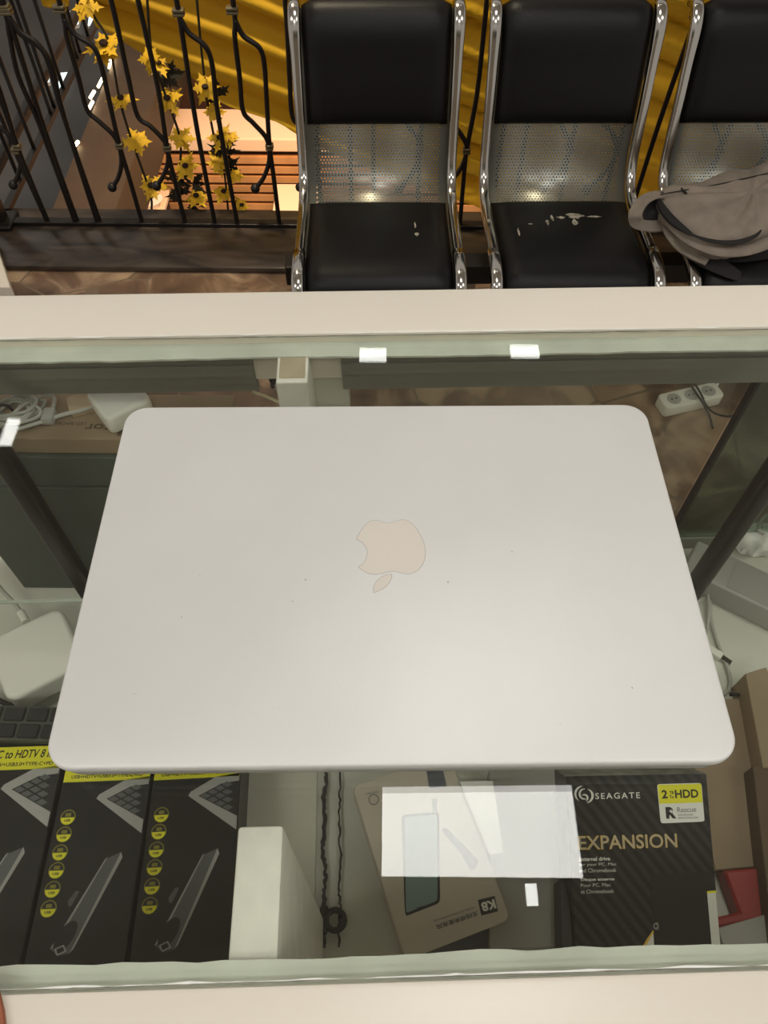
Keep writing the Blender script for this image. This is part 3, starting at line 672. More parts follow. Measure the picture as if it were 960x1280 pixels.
gx0 = PZ(-40, 727, .93); gx1 = PZ(160, 727, .93)
gc = MB().box((-.135, 0, 0), (.115, .05, .178), bevel=.001).obj('grey_carton', M['greycard'], loc=(-.245, .397, .931)); tag(gc, 'dark grey green carton standing lowest in the stack at the rear left', 'carton')
gc2 = MB().box((-.135, 0, 0), (.115, .05, .039), bevel=.001).obj('grey_carton', M['greycard'], loc=(-.245, .398, 1.1115)); tag(gc2, 'dark grey green carton lying in the middle of the stack at the rear left', 'carton')
bc = empty('monitor_carton', (-.245, .402, 1.1515), (0, 0, 0), label='brown monitor carton topmost in the stack with its writing upside down', cat='carton')
MB().box((-.135, 0, 0), (.118, .050, .0185), bevel=.001).obj('carton_body', M['kraft'], bc)
mb = MB(); put_text(mb, 'Monitor', 0, 0, .052, .0085, bold=.02); o = mb.obj('carton_lettering', M['kraftd'], bc); o.rotation_euler = (0, 0, R(180)); o.location = (.052, .0165, .0187)
mb = MB(); put_text(mb, 'LED BACKLIT', 0, 0, .030, .0035, bold=.01); o = mb.obj('carton_small_lettering', M['kraftd'], bc); o.rotation_euler = (0, 0, R(180)); o.location = (.000, .018, .0187)
mb = MB(); mb.box((.028, .004, .0185), (.034, .010, .0188)); mb.obj('carton_mark', M['kraftd'], bc)
ZT = 1.1705
ck = PZ(148, 500, ZT + .02)
ch2 = empty('laptop_charger', (ck.x - .002, ck.y + .006, ZT), (0, 0, R(38)), label='pale charger brick lying on the monitor carton behind the laptop left corner', cat='charger')
MB().prism(rrect(.040, .040, .006, 5), 0, .020, bevel=.004, seg=3).obj('brick', M['white'], ch2, smooth=True)
mb = MB(); q0 = Matrix.Rotation(-R(38), 4, 'Z')
cpts = [q0 @ (PZ(u, v, ZT + .006) - Vector((ck.x - .002, ck.y + .006, ZT))) for u, v in ((128, 502), (105, 512), (80, 518), (55, 526), (20, 537))]
mb.tube(cpts, .0019, 8, 5); mb.obj('cord', M['wcable'], ch2, smooth='all')
tag(MB().prism(rrect(.022, .018, .003, 3), 0, .008, bevel=.001).obj('beige_plug', base_mat('beige_plastic', (.60, .48, .32), .5), loc=PZ(103, 505, ZT + .004) + Vector((0, 0, -.004)), rot=(0, 0, .4)), 'beige plug on the monitor carton beside the pale charger brick', 'plug')
cb = empty('cable_bundle', PZ(30, 525, ZT), (0, 0, 0), label='bundle of looped white cable with a grey plug at the left edge behind the glass', cat='cable')
mb = MB(); rn = random.Random(3); pts = []
for k in range(46):
    t = k / 46 * 2 * math.pi * 6.3
    pts.append(Vector((-.004 + .016 * math.cos(t) + rn.uniform(-.003, .003) + .004 * math.sin(t * .37), .0 + .012 * math.sin(t + .5) + rn.uniform(-.003, .003) - .004 * math.cos(t * .5), .006 + .010 * rn.random())))
mb.tube(pts, .0015, 8, 5); mb.obj('coiled_cord', M['wcable'], cb, smooth='all')
mb = MB(); mb.tube([(.006, .004, .010), (.014, .016, .012), (.024, .016, .010), (.025, .006, .008)], .0017, 8, 5); lp = mb.obj('loop', M['wcable'], cb, smooth='all')
MB().box((.018, -.008, .002), (.028, .006, .010), bevel=.002).obj('plug', M['steelgrey'], cb, smooth=True)
mb = MB(); mb.tube([(-.012 + .006 * math.cos(t), .002 + .0 * t, .008 + .008 * math.sin(t)) for t in [k * math.pi / 4 for k in range(8)]], .0012, 6, 2, closed=True); mb.obj('cable_tie', M['bcable'], cb)

# wires by the middle post
cable('wire', [(338, 455), (343, 470), (347, 488), (356, 508), (362, 530)], 1.19, .0013, M['wcable'], 'grey wire coming down beside the middle rear post')
cable('wire', [(345, 455), (347, 474), (353, 490), (360, 506), (368, 530)], 1.188, .0013, M['wcable'], 'second grey wire coming down closest to the middle rear post')
cable('wire', [(316, 490), (328, 494), (338, 498), (350, 503)], 1.188, .0013, base_mat('cream_cable', (.72, .66, .42), .5), 'short cream wire end sticking out left of the middle rear post')
mb = MB(); rn = random.Random(8); pts = [PZ(341 + rn.uniform(-6, 6), 460 + k * 2.2, 1.205) for k in range(12)]
mb.tube(pts, .0016, 6, 3); tag(mb.obj('black_wires', M['bcable'], smooth='all'), 'tangle of black wire at the track end beside the middle rear post', 'wire')

# ---------------------------------------------------------------- power strip on the floor beyond the case
ps0 = PZ(863, 496, .03)
ps = empty('power_strip', (ps0.x, ps0.y, 0), (0, 0, R(17)), label='white three-socket power strip lying on the stone floor beyond the case', cat='power strip')
MB().prism(rrect(.185, .058, .012, 4), 0, .038, bevel=.004, seg=3).obj('housing', M['white'], ps, smooth=True)
for k in (-1, 0, 1):
    s_ = MB().cyl((k * .055, 0, .0385), .020, .001, 24).obj('socket', M['greyink'], ps)
    mb = MB(); mb.cyl((k * .055 - .007, 0, .0392), .003, .001, 10); mb.cyl((k * .055 + .007, 0, .0392), .003, .001, 10); mb.obj('socket_hole', M['ink'], s_)
mb = MB(); mb.tube([(.09, .02, .02), (.115, .035, .015), (.12, .06, .01), (.09, .09, .006)], .004, 8, 5); mb.obj('cord', M['white'], ps, smooth='all')
def fl(u, v, z=.006): return PZ(u, v, z)
tag(MB().tube([fl(855, 470, .05), fl(868, 488, .05), fl(878, 503, .045), fl(887, 520), fl(891, 535)], .003, 8, 6).obj('black_cable', M['bcable'], smooth='all'), 'black cable lying across the white power strip, left strand', 'cable')
tag(MB().tube([fl(862, 470, .05), fl(875, 490, .05), fl(882, 505, .045), fl(893, 516), fl(912, 520), fl(935, 512)], .003, 8, 6).obj('black_cable', M['bcable'], smooth='all'), 'black cable over the white power strip curving right across the floor', 'cable')

# ---------------------------------------------------------------- waiting bench
BY = R(1.3)
bench = empty('waiting_bench', (-.0165, 1.55, 0), (0, 0, BY), label='row of black padded waiting seats with chrome side frames beyond the counter', cat='bench')
PROF = catmull([(-.005, .352), (-.012, .378), (.004, .402), (.05, .412), (.16, .408), (.27, .398), (.345, .402), (.395, .425), (.425, .470), (.445, .54), (.465, .63), (.483, .70), (.500, .765), (.520, .797), (.545, .803), (.562, .795)], 8)
PROF = [Vector((p[0], p[1])) if len(p) == 2 else p for p in PROF]
def prof_frame():
    out = []; s = 0
    for i, p in enumerate(PROF):
        t = (PROF[min(i + 1, len(PROF) - 1)] - PROF[max(i - 1, 0)]).normalized(); n = Vector((-t.y, t.x))
        if i: s += (PROF[i] - PROF[i - 1]).length
        out.append((p, n, s))
    return out
PF = prof_frame()
def closest_s(y, z): return min(PF, key=lambda f: (f[0] - Vector((y, z))).length)[2]
def pos(s):
    for i in range(1, len(PF)):
        if PF[i][2] >= s:
            a, b = PF[i - 1], PF[i]; t = (s - a[2]) / max(1e-9, b[2] - a[2]); return a[0].lerp(b[0], t), a[1].lerp(b[1], t).normalized()
    return PF[-1][0], PF[-1][1]
SW = .190
def seat_shell(parent, x0):
    bm = bmesh.new(); uv = bm.loops.layers.uv.new('UVMap'); rows = []
    for p, n, s in PF: rows.append([bm.verts.new((x0 + sx * SW, p.x - n.x * .004, p.y - n.y * .004)) for sx in (-1, 1)])
    for i in range(len(rows) - 1):
        f = bm.faces.new((rows[i][0], rows[i][1], rows[i + 1][1], rows[i + 1][0]))
        for lp_, (sx, k) in zip(f.loops, ((-1, i), (1, i), (1, i + 1), (-1, i + 1))): lp_[uv].uv = (sx * SW, PF[k][2])
        f.smooth = True
    me = bpy.data.meshes.new('seat_shell'); bm.to_mesh(me); bm.free(); me.materials.append(M['perf'])
    o = bpy.data.objects.new('seat_shell', me); COL.objects.link(o); o.parent = parent
    md = o.modifiers.new('thick', 'SOLIDIFY'); md.thickness = .0015
    return o
def pad(name, s0, s1, x0, T, parent):
    mb = MB(); bm = mb.bm; NS, NX = 34, 16; top = []; bot = []
    for i in range(NS + 1):
        a = i / NS; s = s0 + (s1 - s0) * a; p, n = pos(s); es = (1 - abs(2 * a - 1) ** 10) ** .5; rt = []; rb = []
        for j in range(NX + 1):
            b = j / NX; ex = (1 - abs(2 * b - 1) ** 14) ** .5; x = x0 + (b - .5) * 2 * (SW - .006); h = T * max(.12, es * ex) * (1 + .10 * math.sin(b * 3.14))
            rt.append(bm.verts.new((x, p.x + n.x * h, p.y + n.y * h))); rb.append(bm.verts.new((x, p.x - n.x * .001, p.y - n.y * .001)))
        top.append(rt); bot.append(rb)
    for G in (top, bot):
        for i in range(NS):
            for j in range(NX): bm.faces.new((G[i][j], G[i][j + 1], G[i + 1][j + 1], G[i + 1][j]))
    for i in range(NS):
        for j in (0, NX): bm.faces.new((top[i][j], top[i + 1][j], bot[i + 1][j], bot[i][j]))
    for j in range(NX):
        for i in (0, NS): bm.faces.new((top[i][j], top[i][j + 1], bot[i][j + 1], bot[i][j]))
    return mb.obj(name, M['pad'], parent, smooth='all')
def side_rail(parent, x):
    mb = MB(); prof = []
    for k in range(16):
        a = 2 * math.pi * k / 16; cx_, sx_ = math.cos(a), math.sin(a)
        prof.append((math.copysign(abs(cx_) ** .8, cx_) * .0105, math.copysign(abs(sx_) ** .6, sx_) * .0128))
    path = [Vector((x, p.x + n.x * .008, p.y + n.y * .008)) for p, n, s in PF]
    sc = [1 + .22 * math.exp(-((s - PF[-1][2] * .93) / .06) ** 2) for p, n, s in PF]
    mb.sweep(path, prof, up=Vector((1, 0, 0)), scale=sc); o = mb.obj('side_rail', M['chrome'], parent, smooth='all')
    mb = MB(); pth = path[2:30:2]
    mb.sweep(pth, [(a_ * 1.35, b_ * 1.25) for a_, b_ in prof], up=Vector((1, 0, 0))); mb.obj('end_cap', M['chrome'], o, smooth='all')
    return o
S_SEAT = (.012, closest_s(.335, .400)); S_BACK = (closest_s(.452, .565), PF[-1][2] - .012)
for i in range(4):
    x0 = i * .492
    sh = seat_shell(bench, x0)
    for sx in (-1, 1): side_rail(sh, x0 + sx * (SW + .0115))
    sp_ = pad('seat_pad', S_SEAT[0], S_SEAT[1], x0, .022, sh); bp_ = pad('back_pad', S_BACK[0], S_BACK[1], x0, .024, sh)
    brk = MB(); brk.box((x0 - .03, .14, .335), (x0 + .03, .22, .40)); brk.obj('seat_bracket', M['black'], sh)
MB().box((-.25, .155, .275), (1.9, .215, .335), bevel=.004).obj('beam', M['black'], bench)
for x in (.246, 1.23):
    lg = MB(); lg.box((x - .02, .165, .03), (x + .02, .205, .28)); lg.box((x - .022, -.0 + .16, 0), (x + .022, .50, .03), bevel=.008); lg.obj('leg', M['chrome'], bench)
# worn spots of the leatherette
def bench_scuff(x0, spots, label):
    rn = random.Random(int(x0 * 100) + 5)
    for (u, v, a_, b_) in spots:
        # hit the seat pad surface
        best = None
        for k in range(200):
            s = S_SEAT[0] + (S_SEAT[1] - S_SEAT[0]) * k / 199; p, n = pos(s); y, z = p.x + n.x * .0245, p.y + n.y * .0245
            q = PZ(u, v, z); l = Matrix.Rotation(-BY, 4, 'Z') @ (q - Vector((-.0165, 1.55, 0)))
            d = abs(l.y - y)
            if best is None or d < best[0]: best = (d, l.x, y, z, n)
        _, lx, y, z, n = best
        t = Vector((0, n.y, -n.x)); mb = MB(); m = Matrix(((1, 0, 0, lx), (0, n.y, n.x, y), (0, -n.x, n.y, z), (0, 0, 0, 1)))
        m = Matrix(((1, 0, 0, lx), (0, n.y, n.x, y + 0), (0, -n.x, n.y, z + 0), (0, 0, 0, 1)))
        pts = [(a_ * rn.uniform(.45, 1.2) * math.cos(k * math.pi / 6), b_ * rn.uniform(.45, 1.2) * math.sin(k * math.pi / 6)) for k in range(12)]
        mb.prism(pts, -.0005, .0006, mat=m); mb.obj('worn_patch', M['scuff'], bench)
bench_scuff(0, [(521, 293, .006, .008), (519, 282, .003, .018)], '')
bench_scuff(.49, [(718, 270, .024, .015), (719, 278, .009, .018), (648, 290, .003, .022), (690, 272, .004, .018), (742, 271, .018, .006), (702, 272, .014, .006), (684, 278, .004, .016), (611, 276, .005, .012), (663, 280, .006, .003)], '')

# ---------------------------------------------------------------- grey bag on the third seat
bagp = PZ(890, 262, .46)
bag = empty('backpack', (bagp.x, bagp.y, .44), (0, 0, 0), label='grey cloth backpack with black straps lying on the right waiting seat', cat='backpack')
def bp(u, v, z): return PZ(u, v, z) - Vector((bagp.x, bagp.y, .44))
# main body: rounded slumped outline lofted up
out0 = [(818, 250), (826, 238), (874, 227), (925, 212), (960, 204), (1030, 198), (1080, 240), (1060, 290), (1000, 292), (962, 290), (935, 298), (900, 302), (866, 293), (835, 268)]
def loft(name, rings, mat, parent, sub=1, cap=True):
    mb = MB(); bm = mb.bm; R_ = [[bm.verts.new(p) for p in r] for r in rings]; n = len(R_[0])
    for i in range(len(R_) - 1):
        for j in range(n): bm.faces.new((R_[i][j], R_[i][(j + 1) % n], R_[i + 1][(j + 1) % n], R_[i + 1][j]))
    if cap: bm.faces.new(R_[0][::-1]); bm.faces.new(R_[-1])
    return mb.obj(name, mat, parent, smooth='all', sub=sub)
base_pts = catmull([bp(u, v, .50) for u, v in out0], 3, True); cc = sum(base_pts, Vector()) / len(base_pts)
rings = []; rn = random.Random(2)
for k, (sc, z) in enumerate(((.90, .437), (.99, .445), (1.02, .47), (1.01, .493), (.97, .507), (.80, .522), (.48, .532), (.15, .535))):
    rings.append([Vector(((p.x - cc.x) * sc + cc.x, (p.y - cc.y) * sc + cc.y, z - .44 + .006 * math.sin(j * 1.3 + k) + .004 * math.sin(p.x * 40))) for j, p in enumerate(base_pts)])
loft('bag_body', rings, M['bag'], bag, 2)
# flap edge: dark strip for its black trim and the shaded pocket opening
mb = MB(); path = catmull([bp(u, v, z) for u, v, z in ((856, 288, .507), (874, 297, .505), (900, 303, .504), (925, 302, .506), (944, 295, .511), (952, 287, .516))], 6)
mb.sweep(path, [(.0075 * math.cos(k * math.pi / 4), .003 * math.sin(k * math.pi / 4)) for k in range(8)], up=Vector((0, -.2, 1)), scale=[.15 + .85 * math.sin(math.pi * i / (len(path) - 1)) for i in range(len(path))])
mb.obj('pocket_edge_shade', M['bagdark'], bag, smooth='all')
mb = MB(); path = catmull([bp(u, v, z) for u, v, z in ((830, 268, .49), (848, 288, .487), (868, 303, .484), (900, 314, .482), (935, 312, .484), (968, 300, .488))], 5)
mb.sweep(path, [(.016, -.002), (.016, .002), (.0, .006), (-.016, .002), (-.016, -.002)], up=Vector((0, -.25, 1))); mb.obj('front_pocket_edge', M['bag'], bag, smooth='all')
mb = MB(); mb.tube([bp(u, v, z) for u, v, z in ((826, 243, .520), (860, 237, .526), (900, 230, .531), (940, 221, .534), (985, 211, .535))], .0016, 6, 5); mb.obj('seam', M['bagdark'], bag, smooth='all')
mb = MB(); mb.tube([bp(u, v, z) for u, v, z in ((850, 231, .512), (852, 236, .524), (858, 242, .527))], .0026, 6, 5); mb.obj('zip_pull', M['bagdark'], bag, smooth='all')
# black side opening
mb = MB(); path = catmull([bp(u, v, z) for u, v, z in ((820, 242, .515), (826, 256, .513), (838, 272, .511), (852, 284, .509), (868, 295, .506))], 5)
mb.sweep(path, [(.010, -.006), (.010, .002), (-.010, .002), (-.010, -.006)], up=Vector((0, -.2, 1)), scale=[1 - .85 * abs(2 * i / (len(path) - 1) - 1) ** 2.2 for i in range(len(path))]); mb.obj('side_seam', M['bagdark'], bag, smooth='all')
def band(name, L, w_, th, mat, up=(0, -.3, 1), ease=.0):
    path = catmull([bp(*q) for q in L], 6); mb = MB(); n = len(path)
    mb.sweep(path, [(w_, -th), (w_, th), (-w_, th), (-w_, -th)], up=Vector(up), scale=[1 - ease * (abs(2 * i / (n - 1) - 1) ** 3) for i in range(n)]); return mb.obj(name, mat, bag, smooth=True)
band('grey_strap', [(836, 244, .50), (818, 244, .52), (803, 252, .525), (794, 268, .51), (798, 279, .485), (815, 283, .467), (838, 280, .465)], .017, .0018, M['bag'], (-.55, -.35, .75))
band('strap_lining', [(838, 249, .49), (824, 250, .497), (816, 258, .492), (813, 268, .482), (820, 275, .47), (840, 277, .462)], .018, .0018, M['bagdark'], (-.3, -.8, .5))
band('lower_strap_edge', [(832, 284, .475), (838, 296, .468), (850, 310, .455), (866, 320, .452), (884, 328, .45)], .010, .0018, M['bag'])
band('black_strap', [(840, 284, .462), (848, 300, .455), (862, 312, .448), (885, 326, .444), (905, 336, .440), (925, 346, .43)], .024, .0018, M['bagdark'], ease=.5)
band('black_strap', [(862, 300, .462), (880, 312, .452), (905, 318, .448), (935, 318, .447), (975, 312, .447)], .020, .0018, M['bagdark'])

# ---------------------------------------------------------------- railing
RYL = 2.33
def c1(x, y): return (x / 2.667, y / 2.667)
def rp(x, y, dx=0): p = PY(*c1(x, y), RYL); return Vector((p.x + dx, 0, p.z))
rail = empty('iron_railing', (0, RYL, 0), (0, 0, 0), label='black wrought iron railing with curved bars and brass collars along the drop', cat='railing')
ZB = PY(120, 278, RYL).z
MB().box((-1.55, -.016, ZB - .008), (3.2, .016, ZB + .008), bevel=.002).obj('bottom_rail', M['blackbar'], rail)
MB().box((-1.55, -.02, .98), (3.2, .02, 1.01), bevel=.003).obj('top_rail', M['blackbar'], rail)
br = .0075
def extend(a, b):           # lengthen the bar from b through a up to the top rail
    d = (a - b).normalized(); t = (.98 - a.z) / d.z if d.z > .2 else 0; p = a + d * t; return Vector((a.x + (p.x - a.x) * .15, 0, .98))
def bar(L, dx, knob=False, top=True, bottom=True, r=br):
    pts = [rp(x, y, dx) for x, y in L]
    if bottom: pts.append(Vector((pts[-1].x + (.0), 0, ZB)))
    if top: pts.insert(0, Vector((pts[0].x, 0, .98)))
    mb = MB(); mb.tube(pts, r, 8, 5)
    if knob: mb.ball(pts[-1], .0155, (1, 1, 1), 12)
    return mb.obj('baluster', M['blackbar'], rail, smooth='all')
def collar(o, x, y, dx, w_=.019):
    p = rp(x, y, dx)
    mb = MB()
    for dz in (-.005, .005): mb.box((p.x - w_ * .85, -.012, p.z + dz - .0038), (p.x + w_ * .85, .012, p.z + dz + .0038), bevel=.002)
    c = mb.obj('collar', M['gold'], o, smooth=True)
PER = .473
up2 = .0
for k in range(-1, 7):
    dx = k * PER
    # D: two bars from the upper collar, joined again at the lower collar
    if k >= 0:
        o = bar([(205, 30), (222, 120), (262, 260), (290, 365), (330, 405), (378, 450), (398, 490), (405, 540), (395, 590), (374, 624)], dx, knob=True, bottom=False)
        collar(o, 198, 28, dx); collar(o, 398, 484, dx, .014)
        bar([(212, 60), (250, 115), (310, 155), (338, 220), (365, 340), (398, 482), (430, 590), (465, 712)], dx, top=False)
    o = bar([(370, 0), (400, 130), (428, 260), (458, 385), (500, 420), (540, 460), (557, 490), (560, 540), (545, 585), (522, 620)], dx, knob=True, bottom=False); collar(o, 557, 492, dx, .014)
    bar([(460, 0), (495, 150), (530, 310), (557, 490), (582, 600), (610, 712)], dx)
    o = bar([(592, 20), (610, 130), (650, 390), (690, 610), (710, 712)], dx, r=br); collar(o, 595, 40, dx)
    bar([(600, 60), (630, 110), (685, 155), (708, 220), (722, 350), (750, 520), (785, 712)], dx, top=False)
# left bars by the corner
o = bar([(10, 20), (30, 110), (60, 250), (125, 400), (185, 560), (240, 712)], 0); collar(o, 14, 26, 0)
bar([(25, 50), (70, 115), (140, 165), (175, 230), (200, 340), (260, 540), (315, 712)], 0, top=False)
o = bar([(20, 380), (45, 470), (70, 545), (145, 712)], 0); collar(o, 52, 500, 0, .014)
# corner post
pcn = PY(8, 240, RYL)
po = MB(); x_ = PY(18, 290, RYL).x - .03
po.box((x_ - .022, -.022, .022), (x_ + .022, .022, 1.05), bevel=.003); po.box((x_ - .05, -.05, .022), (x_ + .05, .05, .04), bevel=.006); po.obj('corner_post', M['blackbar'], rail)
# the return railing, running away from the corner
xr = x_
ret = empty('return_railing', (xr, RYL, 0), (0, 0, 0), label='black iron railing running away from the corner post along the left side', cat='railing')
MB().box((-.012, .06, ZB - .01), (.012, 4.0, ZB + .01)).obj('bottom_rail', M['blackbar'], ret)
MB().box((-.018, .0, .98), (.018, 4.0, 1.01)).obj('top_rail', M['blackbar'], ret)
for k in range(26):
    y = .14 + k * .15; mb = MB()
    if k % 3 == 0: mb.tube([(0, y, .98), (0, y, .72), (0, y + .03, .62), (0, y + .09, .52), (0, y + .10, .30), (0, y + .10, ZB)], br, 6, 4)
    else: mb.tube([(0, y, .98), (0, y, ZB)], br, 6, 0)
    b_ = mb.obj('baluster', M['blackbar'], ret, smooth='all')
    if k % 3 == 0: MB().box((-.014, y - .018, .72), (.014, y + .018, .74)).obj('collar', M['gold'], b_)

# ---------------------------------------------------------------- yellow drape beyond the railing
def drape(name, u0, u1, low, Y, label, seed, dirx=.36):
    rn = random.Random(seed); NX, NZ = 150, 90; mb = MB(); bm = mb.bm; G = []
    xa, xb = PY(u0, 100, Y).x, PY(u1, 100, Y).x
    lows = sorted([(PY(u, v, Y).x, PY(u, v, Y).z) for u, v in low])
    def lz(x):
        if x <= lows[0][0]: return lows[0][1]
        for (a, za), (b, zb) in zip(lows, lows[1:]):
            if x <= b: return za + (zb - za) * (x - a) / (b - a)
        return lows[-1][1]
    for i in range(NX + 1):
        x = xa + (xb - xa) * i / NX; row = []; z0 = lz(x); z1 = 1.35
        for j in range(NZ + 1):
            z = z0 + (z1 - z0) * j / NZ; ph_ = (z + dirx * x * 1.0)
            y = .030 * math.sin(ph_ * 44 + 1.1 * math.sin(x * 2.3)) + .014 * math.sin(ph_ * 95 + x * 2) * (1 + .5 * math.sin(x * 5 + z * 3)) + .03 * math.sin(x * 2 + z)
            row.append(bm.verts.new((x, Y + y, z)))
        G.append(row)
    for i in range(NX):
        for j in range(NZ): bm.faces.new((G[i][j], G[i + 1][j], G[i + 1][j + 1], G[i][j + 1]))
    o = mb.obj(name, M['cloth'], smooth='all'); md = o.modifiers.new('thick', 'SOLIDIFY'); md.thickness = .002
    return tag(o, label, 'drape')
drape('yellow_drape', 90, 1500, [(90, -30), (96, 2), (124, 24), (150, 42), (210, 80), (285, 122), (352, 146), (420, 190), (480, 225), (560, 252), (620, 262), (760, 268), (1100, 270), (1500, 270)], 3.05, 'large yellow cloth swag hanging in folds beyond the railing', 3)

# ---------------------------------------------------------------- flower garlands
def petal_shape(rn, L, W_):
    pts = []
    side = [(.0, .10), (.25, .40), (.42, 1.0), (.55, .42), (.72, .85), (.78, .32), (1.15, .0)]
    up_ = [(x * L, w_ * W_ * rn.uniform(.85, 1.1)) for x, w_ in side]
    return up_ + [(x, -y) for x, y in reversed(up_[:-1])]
def flower(parent, c, r, seed, show=True):
    rn = random.Random(seed); mb = MB(); tilt = Matrix.Rotation(R(rn.uniform(15, 60)), 4, 'X') @ Matrix.Rotation(R(rn.uniform(-25, 25)), 4, 'Y')
    n = 6
    for k in range(n):
        a = k * 2 * math.pi / n + rn.uniform(-.2, .2); L = r * rn.uniform(.75, 1.2)
        m = Matrix.Translation(c) @ tilt @ Matrix.Rotation(a, 4, 'Z') @ Matrix.Rotation(R(rn.uniform(-5, 30)), 4, 'Y')
        mb.prism(petal_shape(rn, L, r * .42), -.0006, .0006, mat=m)
    o = mb.obj('flower', M['petal'], parent)
    if show: MB().ball(Vector(c) + (tilt @ Vector((0, 0, .007))), r * .24, (1, 1, .7), 12).obj('flower_centre', M['seed'], o, smooth='all')
    return o
FY = 2.46
def garland(stem, flowers, label, seed):
    P0 = PY(*c1(*stem[0]), FY); root = empty('flower_garland', (P0.x, FY, 0), label=label, cat='garland', group='yellow flower garlands beyond the railing')
    L = [PY(*c1(x, y), FY) for x, y in stem]; rn = random.Random(seed)
    mb = MB(); pts = [Vector((p.x - P0.x, rn.uniform(-.01, .01), p.z)) for p in L]; mb.tube(pts, .004, 6, 5); mb.obj('stem', M['greenstem'], root, smooth='all')
    for i, f in enumerate(flowers):
        p = PY(*c1(f[0], f[1]), FY - .02); flower(root, Vector((p.x - P0.x, -.02, p.z)), f[2], seed * 31 + i, f[3])
    return root
g1 = garland([(262, -200), (300, 30), (360, 140), (400, 330), (440, 470), (500, 640), (505, 700)], [(350, 150, .058, True), (405, 330, .045, True), (455, 470, .052, False), (505, 620, .052, True), (285, 20, .04, False), (345, 175, .04, False)], 'garland of yellow flowers hanging leftmost beyond the railing', 1)
g2 = garland([(480, -200), (500, 150), (545, 290), (600, 450), (600, 560), (600, 700)], [(495, 195, .04, False), (560, 330, .048, True), (600, 460, .045, False), (620, 555, .046, True), (655, 655, .045, True), (530, 215, .035, True)], 'garland of yellow flowers hanging second from left beyond the railing', 2)
g3 = garland([(640, -200), (680, 250), (715, 460), (745, 560), (760, 700)], [(685, 290, .045, True), (735, 460, .042, True), (715, 375, .038, False), (730, 545, .044, False), (745, 640, .043, True), (805, 685, .034, True), (770, 455, .03, False), (785, 585, .03, False)], 'garland of yellow flowers hanging right of the others beyond the railing', 3)
# dark leaf masses on the garlands
for g_, L in ((g2, [(560, 260), (590, 600), (640, 620), (600, 660), (645, 680)]), (g3, [(735, 490), (745, 520), (755, 570), (725, 330)])):
    for i, (x, y) in enumerate(L):
        p = PY(*c1(x, y), FY); rn = random.Random(i + 50); mb = MB()
        for k in range(9):
            m = Matrix.Translation(Vector((p.x - g_.location.x, rn.uniform(0, .03), p.z))) @ Matrix.Rotation(rn.uniform(0, 6.28), 4, 'Y') @ Matrix.Rotation(rn.uniform(-.6, .6), 4, 'X') @ Matrix.Rotation(R(90), 4, 'X')
            mb.prism(petal_shape(rn, rn.uniform(.03, .055), .016), -.0005, .0005, mat=m)
        mb.obj('dark_leaves', M['greenstem'], g_)

# ---------------------------------------------------------------- lower level
zf = -1.0
A_ = [PZ(160, 30, zf), PZ(225, 30, zf), PZ(138, 280, zf), PZ(58, 280, zf)]
c = sum(A_, Vector()) / 4
mb = MB(); mb.prism([(p.x - c.x, p.y - c.y) for p in A_], -.35, 0); bm_ = tag(mb.obj('trim_3', M['wood'], loc=(c.x, c.y, zf)), kind='structure')
tops = [(141, 70, 88), (128, 102, 112), (118, 118, 126), (116, 131, 140), (98, 181, 187)]
for i, (u, v0, v1) in enumerate(tops):
    pa_, pb_ = PZ(u + 1, v0, zf), PZ(u - 4, v1, zf)
    mb = MB(); d = pb_ - pa_; mb.tube([Vector((0, 0, 0)), d], .011, 6, 0)
    tag(mb.obj('strip_light', M['led'], loc=pa_ + Vector((0, 0, .02))), ['longest', 'second longest', 'third', 'fourth', 'small last'][i] + ' glowing strip light from the top of the brown fascia beam', 'strip light')
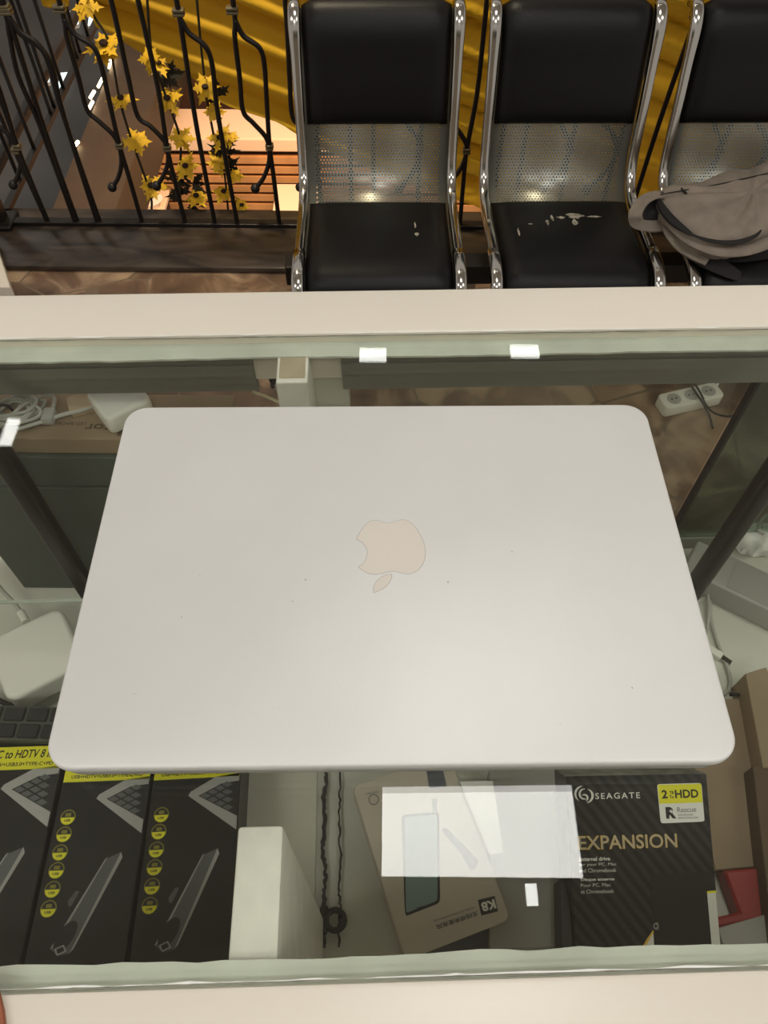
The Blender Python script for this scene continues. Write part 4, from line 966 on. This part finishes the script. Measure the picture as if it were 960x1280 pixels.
# slatted counter with pale top
zt = -1.45
fL, fR = PZ(120, 172, zt), PZ(420, 168, zt); bk = PZ(300, 136, zt).y
sc_ = empty('slatted_counter', (fL.x, fL.y, -2.6), (0, 0, 0), label='warmly lit counter with pale top and horizontal wooden slats on the lower floor', cat='counter')
wd = 3.4; dp_ = bk - fL.y
MB().box((0.1, 0, 1.05), (wd, dp_, 1.15), bevel=.01).obj('counter_top', M['beige'], sc_)
MB().box((0.15, .06, 0), (wd, dp_ - .05, 1.05)).obj('counter_body', M['darkwood'], sc_)
mb = MB()
for k in range(13): mb.box((.12, .0, .02 + k * .078), (wd, .05, .02 + k * .078 + .05))
mb.obj('slats', M['slat'], sc_)
MB().box((.3, dp_ + .5, 0), (wd + 1, dp_ + .6, 1.5)).obj('rear_panel', M['darkwood'], sc_)
zt2 = -1.72
for (u0, u1, v0, v1, lab) in ((146, 212, 237, 300, 'pale table on the lower floor below the left garland'), (335, 400, 230, 300, 'pale table on the lower floor beside the leftmost waiting seat')):
    a, b = PZ(u0, v1, zt2), PZ(u1, v0, zt2)
    t = empty('pale_table', ((a.x + b.x) / 2, (a.y + b.y) / 2, -2.6), label=lab, cat='table'); hx, hy = abs(b.x - a.x) / 2, abs(b.y - a.y) / 2
    MB().box((-hx, -hy, .84), (hx, hy, .88), bevel=.008).obj('tabletop', M['beige'], t)
    for sx in (-1, 1):
        for sy in (-1, 1): MB().box((sx * (hx - .04) - .02, sy * (hy - .04) - .02, 0), (sx * (hx - .04) + .02, sy * (hy - .04) + .02, .84)).obj('leg', M['darkwood'], t)
pt = PZ(190, 258, zt2); cpo = empty('small_bowl', (pt.x, pt.y, zt2), label='small white bowl on the pale table below the left garland', cat='bowl')
MB().cyl((0, 0, .03), .05, .06, 20, .09).obj('bowl_body', M['white'], cpo, smooth=True)
pt = PZ(200, 250, -1.9); 
# glowing patches added for the bright spots at far left on the lower level
for i, (L, lab) in enumerate(((((84, 16), (102, 12), (98, 30), (87, 32)), 'bright white glowing patch added at far upper left below the railing, left of a pair'), (((112, 16), (126, 20), (120, 32), (110, 32)), 'bright white glowing patch added at far upper left below the railing, right of a pair'),
                              (((76, 92), (89, 91), (81, 111), (72, 111)), 'bright white glowing patch added beyond the return railing'), (((56, 92), (61, 92), (62, 102), (58, 103)), 'sliver of white glowing patch added between the bars of the return railing'))):
    P_ = [PZ(u, v, -2.56) for u, v in L]; c = sum(P_, Vector()) / 4
    lp2 = empty('glow_patch', c, label=lab, cat='glow patch')
    MB().prism([((p.x - c.x) * 1.04, (p.y - c.y) * 1.04) for p in P_], -.04, -.002).obj('patch_tray', M['frame_white'], lp2)
    MB().prism([(p.x - c.x, p.y - c.y) for p in P_], -.002, .01).obj('diffuser', emit_mat('cool_glow', (.85, 1, .97), 1.3), lp2)
# white plastic crate corner at the very left by the curb
pl_ = PZ(0, 345, .0)
wc = MB(); wc.prism([(p.x - pl_.x, p.y - pl_.y) for p in (PZ(-60, 315, .0), PZ(0, 312, .0), PZ(21, 375, .0), PZ(-60, 375, .0))], 0, .05, bevel=.004)
tag(wc.obj('white_board', M['paint'], loc=(pl_.x, pl_.y, .001)), 'white board lying on the floor at the left edge behind the rail', 'board')
